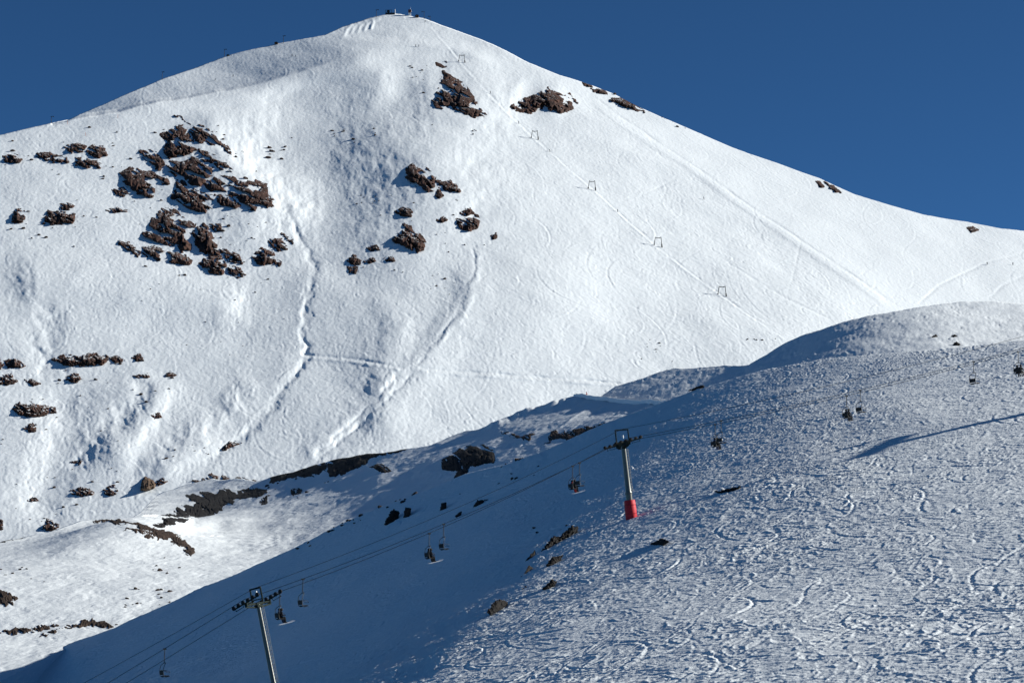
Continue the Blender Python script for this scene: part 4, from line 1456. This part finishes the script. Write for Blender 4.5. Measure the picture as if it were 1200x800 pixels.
def pose(hip, lean, knee, ankle, hand, elbow, toe):
    """figure facing +x; hip / knee / ankle / hand given as (x, z); y is mirrored"""
    hx, hz = hip
    J = {'pelvis': ((hx, 0, hz), (0.17, 0.14))}
    sx, cz = math.sin(lean), math.cos(lean)
    J['belly'] = ((hx + 0.20 * sx, 0, hz + 0.20 * cz), (0.17, 0.14))
    J['chest'] = ((hx + 0.42 * sx, 0, hz + 0.42 * cz), (0.19, 0.15))
    J['neck'] = ((hx + 0.58 * sx, 0, hz + 0.58 * cz), 0.075)
    J['head'] = ((hx + 0.68 * sx + 0.03, 0, hz + 0.69 * cz), (0.115, 0.125))
    J['crown'] = ((hx + 0.74 * sx + 0.02, 0, hz + 0.80 * cz), (0.10, 0.105))
    for sd, k in (('l', 1), ('r', -1)):
        J['sh' + sd] = ((hx + 0.47 * sx, k * 0.20, hz + 0.47 * cz), 0.085)
        J['el' + sd] = ((elbow[0], k * 0.29, elbow[1]), 0.065)
        J['wr' + sd] = ((hand[0] - 0.05, k * 0.24, hand[1]), 0.05)
        J['ha' + sd] = ((hand[0] + 0.06, k * 0.23, hand[1] - 0.02), 0.058)
        J['hi' + sd] = ((hx + 0.03, k * 0.11, hz - 0.04), 0.12)
        J['kn' + sd] = ((knee[0], k * 0.13, knee[1]), 0.085)
        J['an' + sd] = ((ankle[0], k * 0.13, ankle[1]), 0.075)
        J['to' + sd] = ((toe[0], k * 0.13, toe[1]), 0.06)
    return J


# seated on a lift chair: origin on the seat, under the pelvis
SIT = pose((0.0, 0.13), R(8), (0.46, 0.12), (0.50, -0.34), (0.34, 0.30), (0.10, 0.33), (0.68, -0.42))
STAND = pose((-0.02, 0.86), R(22), (0.13, 0.50), (0.02, 0.13), (0.36, 0.86), (0.16, 0.98), (0.22, 0.08))
ME_sit = {k: skin_body('body', SIT, ED, m) for k, m in (('black', M_cloth_black), ('red', M_cloth_red), ('navy', M_cloth_blue))}
ME_stand = {k: skin_body('body', STAND, ED, m) for k, m in (('black', M_cloth_black), ('red', M_cloth_red), ('navy', M_cloth_blue))}


def ski_mesh(x, z, tilt):
    bm = bm_new()
    prof = [(-0.75, 0.0), (-0.2, 0.0), (0.6, 0.0), (0.85, 0.03), (0.98, 0.11)]
    rows = []
    for a, c in prof:
        w = 0.045 if a < 0.9 else 0.02
        p = Matrix.Rotation(-tilt, 3, 'Y') @ Vector((a, 0, c))
        rows.append([bm.verts.new((p.x + x, yy, p.z + z + dz)) for yy, dz in ((-w, 0), (w, 0), (w, 0.02), (-w, 0.02))])
    for A, B in zip(rows[:-1], rows[1:]):
        for k in range(4):
            bm.faces.new((A[k], A[(k + 1) % 4], B[(k + 1) % 4], B[k]))
    bm.faces.new(rows[0][::-1])
    bm.faces.new(rows[-1])
    bmesh.ops.recalc_face_normals(bm, faces=bm.faces)
    me = bpy.data.meshes.new('ski')
    bm.to_mesh(me)
    bm.free()
    me.materials.append(M_ski)
    return me


def helmet_mesh(J):
    bm = bm_new()
    bmesh.ops.create_icosphere(bm, subdivisions=2, radius=0.15, matrix=Matrix.Translation(Vector(J['crown'][0]) - Vector((0.01, 0, 0.04))) @ Matrix.Diagonal((1.1, 0.95, 0.95, 1)))
    me = bpy.data.meshes.new('helmet')
    bm.to_mesh(me)
    bm.free()
    me.materials.append(M_black)
    for p in me.polygons:
        p.use_smooth = True
    return me


SKI_sit, SKI_stand = ski_mesh(0.62, -0.50, R(14)), ski_mesh(0.08, 0.0, 0)
HEL_sit, HEL_stand = helmet_mesh(SIT), helmet_mesh(STAND)


def person(kind, color, loc, yaw, label, group, skis=True, scale=1.0, pitch=0.0):
    b = bpy.data.objects.new('person', (ME_sit if kind == 'sit' else ME_stand)[color])
    COL.objects.link(b)
    b.location = loc
    b.rotation_euler = (0, pitch, yaw)
    b.scale = (scale,) * 3
    h = bpy.data.objects.new('helmet', HEL_sit if kind == 'sit' else HEL_stand)
    COL.objects.link(h)
    h.parent = b
    if skis:
        for sy in (-0.13, 0.13):
            k = bpy.data.objects.new('ski', SKI_sit if kind == 'sit' else SKI_stand)
            COL.objects.link(k)
            k.parent = b
            k.location = (0, sy, 0)
    tag(b, label, 'person', group)
    return b


chair0 = make_chair()
used = [False]


def place_chair(pts, u, label, riders=(), yaw=R(27)):
    p = on_rope(pts, u)
    c = chair0 if not used[0] else copy_thing(chair0)
    used[0] = True
    c.location = p - Vector((0, 0, 0.06))
    c.rotation_euler = (0, 0, yaw)
    tag(c, label, 'lift chair', 'chairs of the chairlift')
    rot = Matrix.Rotation(yaw, 3, 'Z')
    for (sy, color, lb) in riders:
        q = c.location + rot @ Vector((-0.02, sy, -2.58))
        person('sit', color, q, yaw, lb, 'riders on the chairlift')


place_chair(near, 193, 'empty lift chair hanging lowest, left of the leaning tower')
place_chair(near, 355, 'empty lift chair just right of the leaning tower')
place_chair(near, 520, 'empty lift chair on the near cable midway between the two towers')
place_chair(near, 679, 'empty lift chair on the near cable left of the red padded tower')
place_chair(near, 845, 'empty lift chair on the near cable, first to the right of the padded tower')
place_chair(near, 1008, 'empty lift chair over the bright slope, second to the right of the padded tower')
place_chair(near, 1141, 'empty lift chair over the bright slope near the right border')
place_chair(far, 328, 'lift chair with a rider right beside the top of the leaning tower', [(-0.27, 'black', 'dark dressed rider with pale skis on the chair beside the leaning tower'), (0.27, 'navy', 'second rider, half hidden, on the chair beside the leaning tower')])
place_chair(far, 503, 'lift chair with riders midway between the two towers', [(-0.27, 'black', 'front rider in dark clothes on the chair midway between the towers'), (0.27, 'black', 'rear rider, half hidden, on the chair midway between the towers')])
place_chair(far, 671, 'lift chair with riders, one in red, left of the red padded tower', [(-0.27, 'black', 'dark dressed rider on the chair left of the red padded tower'), (0.27, 'red', 'rider in a red jacket on the chair left of the red padded tower')])
place_chair(far, 838, 'lift chair with riders, first to the right of the padded tower', [(-0.27, 'black', 'front dark rider on the first chair right of the padded tower'), (0.27, 'navy', 'rear rider, half hidden, on the first chair right of the padded tower')])
place_chair(far, 992, 'lift chair with riders over the bright slope, second right of the padded tower', [(-0.27, 'black', 'front dark rider on the chair over the middle of the bright slope'), (0.27, 'black', 'rear rider, half hidden, on the chair over the middle of the bright slope')])
place_chair(far, 1193, 'lift chair with riders at the right border', [(-0.27, 'black', 'front dark rider on the chair at the right border'), (0.27, 'black', 'rear rider, half hidden, on the chair at the right border')], yaw=R(40))

# ------------------------------------------------------------------ surface tow on the mountain
def make_pylon():
    t = empty('tow_pylon', (0, 0, 0))
    for sx in (-1, 1):
        bm = bm_new()
        tube(bm, [(sx * 2.6, 0, -0.8), (sx * 1.75, 0, 5.6)], [0.22, 0.18], 8)
        lg = fin('leg', bm, M_black, t)
        bm = bm_new()
        tube(bm, [(sx * 2.55, 0, -0.4), (sx * 2.32, 0, 1.5)], [0.42, 0.36], 10)
        fin('pad', bm, M_black, lg)
    bm = bm_new()
    tube(bm, [(-1.95, 0, 5.75), (-1.0, 0, 5.35), (0, 0, 5.2), (1.0, 0, 5.35), (1.95, 0, 5.75)], 0.19, 8)
    fin('crossbar', bm, M_black, t)
    bm = bm_new()
    for sx in (-0.9, 0.9):
        for sy in (-0.45, 0.45):
            disc(bm, (sx, sy, 5.22), 0.2, 0.12, 10)
        box(bm, (sx, 0, 5.28), (0.12, 1.2, 0.12))
    fin('rollers', bm, M_dark, t)
    return t


PY = [(541, 73, 'tow pylon close below the summit beside the large brown crag'),
      (626.5, 163, 'second tow pylon from the top, below the wide brown rock hump'),
      (693.5, 223, 'middle one of the five tow pylons on the white flank'),
      (771, 290, 'second lowest tow pylon on the white flank'),
      (846, 345.5, 'lowest tow pylon on the white flank, nearest the back hill')]
pyl0 = make_pylon()
for i, (u, v, lb) in enumerate(PY):
    c = pyl0 if i == 0 else copy_thing(pyl0)
    c.location = mountain.at(u, v)
    c.rotation_euler = (0, R(2), R(-12))
    tag(c, lb, 'tow pylon', 'pylons of the surface tow')

# skiers on the mountain
SK = [(498, 24.5, 'black', 'dark skier at the top end of the tow line by the summit'),
      (487, 54, 'black', 'left skier of the pair on the bench below the summit'),
      (490.5, 54.5, 'navy', 'right skier of the pair on the bench below the summit'),
      (575, 110, 'black', 'skier on the tow line between the large brown crag and the rock hump'),
      (608, 145, 'black', 'skier on the tow line above the second pylon'),
      (644.5, 179, 'black', 'skier on the tow line just below the second pylon'),
      (724, 249, 'black', 'skier on the tow line below the middle pylon'),
      (825, 234, 'navy', 'skier alone on the groomed run of the right flank'),
      (1157, 311, 'black', 'skier near the curved tracks on the far right of the mountain'),
      (1187, 312, 'navy', 'skier at the far right border of the mountain'),
      (342, 67, 'black', 'left skier of the pair below the left skyline ridge'),
      (346, 67.5, 'navy', 'right skier of the pair below the left skyline ridge'),
      (252, 93, 'black', 'skier on the grey slope below the left skyline ridge'),
      (273, 88, 'navy', 'skier above the lone one on the grey slope of the left ridge')]
for i, (u, v, c, lb) in enumerate(SK):
    person('stand', c, mountain.at(u, v), R(140 if 500 < u < 730 else -60 + 37 * i), lb, 'skiers on the mountain', scale=1.15)
person('stand', 'red', valley.at(688, 465.5), R(170), 'red skier standing at the left end of the snow road', 'skiers on the road', scale=1.0)

# summit station and lift posts along the skyline
def post(u, v, h, arm, label, top_w=0.0):
    b = mountain.at(u, v)
    t = empty('lift_post', b)
    bm = bm_new()
    tube(bm, [(0, 0, -1.5), (0, 0, h)], [0.20, 0.16], 8)
    fin('pole', bm, M_dark, t)
    bm = bm_new()
    tube(bm, [(-arm * 0.35, 0, h), (arm, 0, h + 0.15)], 0.16, 8)
    box(bm, (arm * 0.8, 0, h - 0.05), (arm * 0.6, 0.5, 0.42), bevel=0.05)
    fin('crossarm', bm, M_dark, t)
    tag(t, label, 'lift post', 'lift posts along the skyline')


post(60, 145, 4.6, 1.6, 'small dark lift post standing alone low on the left skyline')
post(190, 94, 6.0, 1.4, 'dark lift post halfway up the left skyline')
post(263, 66, 6.0, 1.6, 'dark lift post on the left skyline above the grey slope')
post(332, 51, 6.0, 1.6, 'dark lift post on the left skyline next to the brown cabin')
post(441, 20, 6.0, 1.8, 'thin lift post with an arm, left of the summit station')
post(497, 21, 6.0, -2.0, 'thin lift post right of the summit cabin')
post(504, 23, 4.0, -1.6, 'lower thin post on the right of the summit, above the tow line')


def cabin(u, v, w, h, d, label, mat, roof_mat):
    b = mountain.at(u, v) + Vector((0, 2.0, 0))
    t = empty('cabin', b)
    bm = bm_new()
    box(bm, (0, 0, h / 2 - 1.0), (w, d, h + 2.0), bevel=0.05)
    wl = fin('wall', bm, mat, t)
    bm = bm_new()
    box(bm, (w * 0.18, -d / 2 - 0.03, h * 0.62), (w * 0.3, 0.08, h * 0.3))
    fin('window', bm, M_black, t)
    bm = bm_new()
    for sx in (-1, 1):
        box(bm, (sx * w * 0.27, 0, h + w * 0.10), (w * 0.62, d + 0.6, 0.18), rot=Matrix.Rotation(sx * 0.42, 4, 'Y'))
    fin('roof', bm, roof_mat, t)
    tag(t, label, 'cabin', 'cabins on the ridge')


cabin(323.5, 52.5, 2.6, 2.0, 3.0, 'tiny brown cabin on the left skyline beside a lift post', M_wood, M_dark)
cabin(267, 65.5, 2.2, 1.3, 2.5, 'tiny dark cabin on the left skyline beside a lift post', M_dark, M_dark)
cabin(488.5, 20, 2.6, 2.4, 3.0, 'brown cabin on the summit right of the white tower', M_wood, M_dark)

# summit station: low framework with a pale post
b = mountain.at(457, 17.5) + Vector((0, 2, 0))
t = empty('lift_station', b)
bm = bm_new()
box(bm, (0, 0, 0.6), (7.5, 3.0, 2.6), bevel=0.05)
fin('platform', bm, M_dark, t)
bm = bm_new()
for sx in (-3.6, -1.2, 1.2):
    tube(bm, [(sx, 0, 0), (sx, 0, 4.6)], 0.16, 8)
tube(bm, [(-3.8, 0, 4.4), (1.6, 0, 4.6)], 0.14, 8)
tube(bm, [(-3.6, 0, 2.0), (-1.2, 0, 4.4)], 0.10, 8)
fin('gantry', bm, M_green, t)
bm = bm_new()
disc(bm, (-1.4, -0.6, 3.2), 1.2, 0.3, 18)
fin('bull_wheel', bm, M_dark, t)
bm = bm_new()
tube(bm, [(4.0, 0, -0.5), (4.0, 0, 5.0)], [0.32, 0.30], 10)
fin('signal_post', bm, M_white, t)
tag(t, 'dark lift station framework with one pale post on the summit', 'lift station')

b = mountain.at(480, 18.2) + Vector((0, 2, 0))
t = empty('summit_tower', b)
bm = bm_new()
box(bm, (0, 0, 1.2), (1.9, 1.9, 4.0), bevel=0.05)
fin('lower_wall', bm, M_white, t)
bm = bm_new()
box(bm, (-0.1, 0, 4.6), (2.2, 2.2, 2.4), bevel=0.05)
fin('upper_room', bm, material('dark_red_paint', (0.10, 0.035, 0.035), rough=0.7), t)
bm = bm_new()
box(bm, (1.3, 0, 5.0), (0.5, 1.0, 1.6), bevel=0.04)
tube(bm, [(0.6, 0, 5.6), (0.6, 0, 7.6)], 0.12, 8)
fin('antenna', bm, M_white, t)
tag(t, 'small white and dark red lookout tower on the summit', 'tower')

# marker poles along the piste on the left shoulder
for i, (u, v, lb) in enumerate([(79, 146, 'thin orange marker pole on the left shoulder by the skyline fold'), (138, 139, 'thin orange marker pole on the snow above the left crag'), (100, 160, 'thin marker pole above the left row of rocks')]):
    bm = bm_new()
    tube(bm, [(0, 0, -0.5), (0, 0, 2.4)], 0.09, 8)
    o = fin('marker_pole', bm, material('orange_paint', (0.5, 0.13, 0.03)) if i == 0 else bpy.data.materials['orange_paint'])
    o.location = mountain.at(u, v)
    tag(o, lb, 'pole', 'marker poles on the left shoulder')
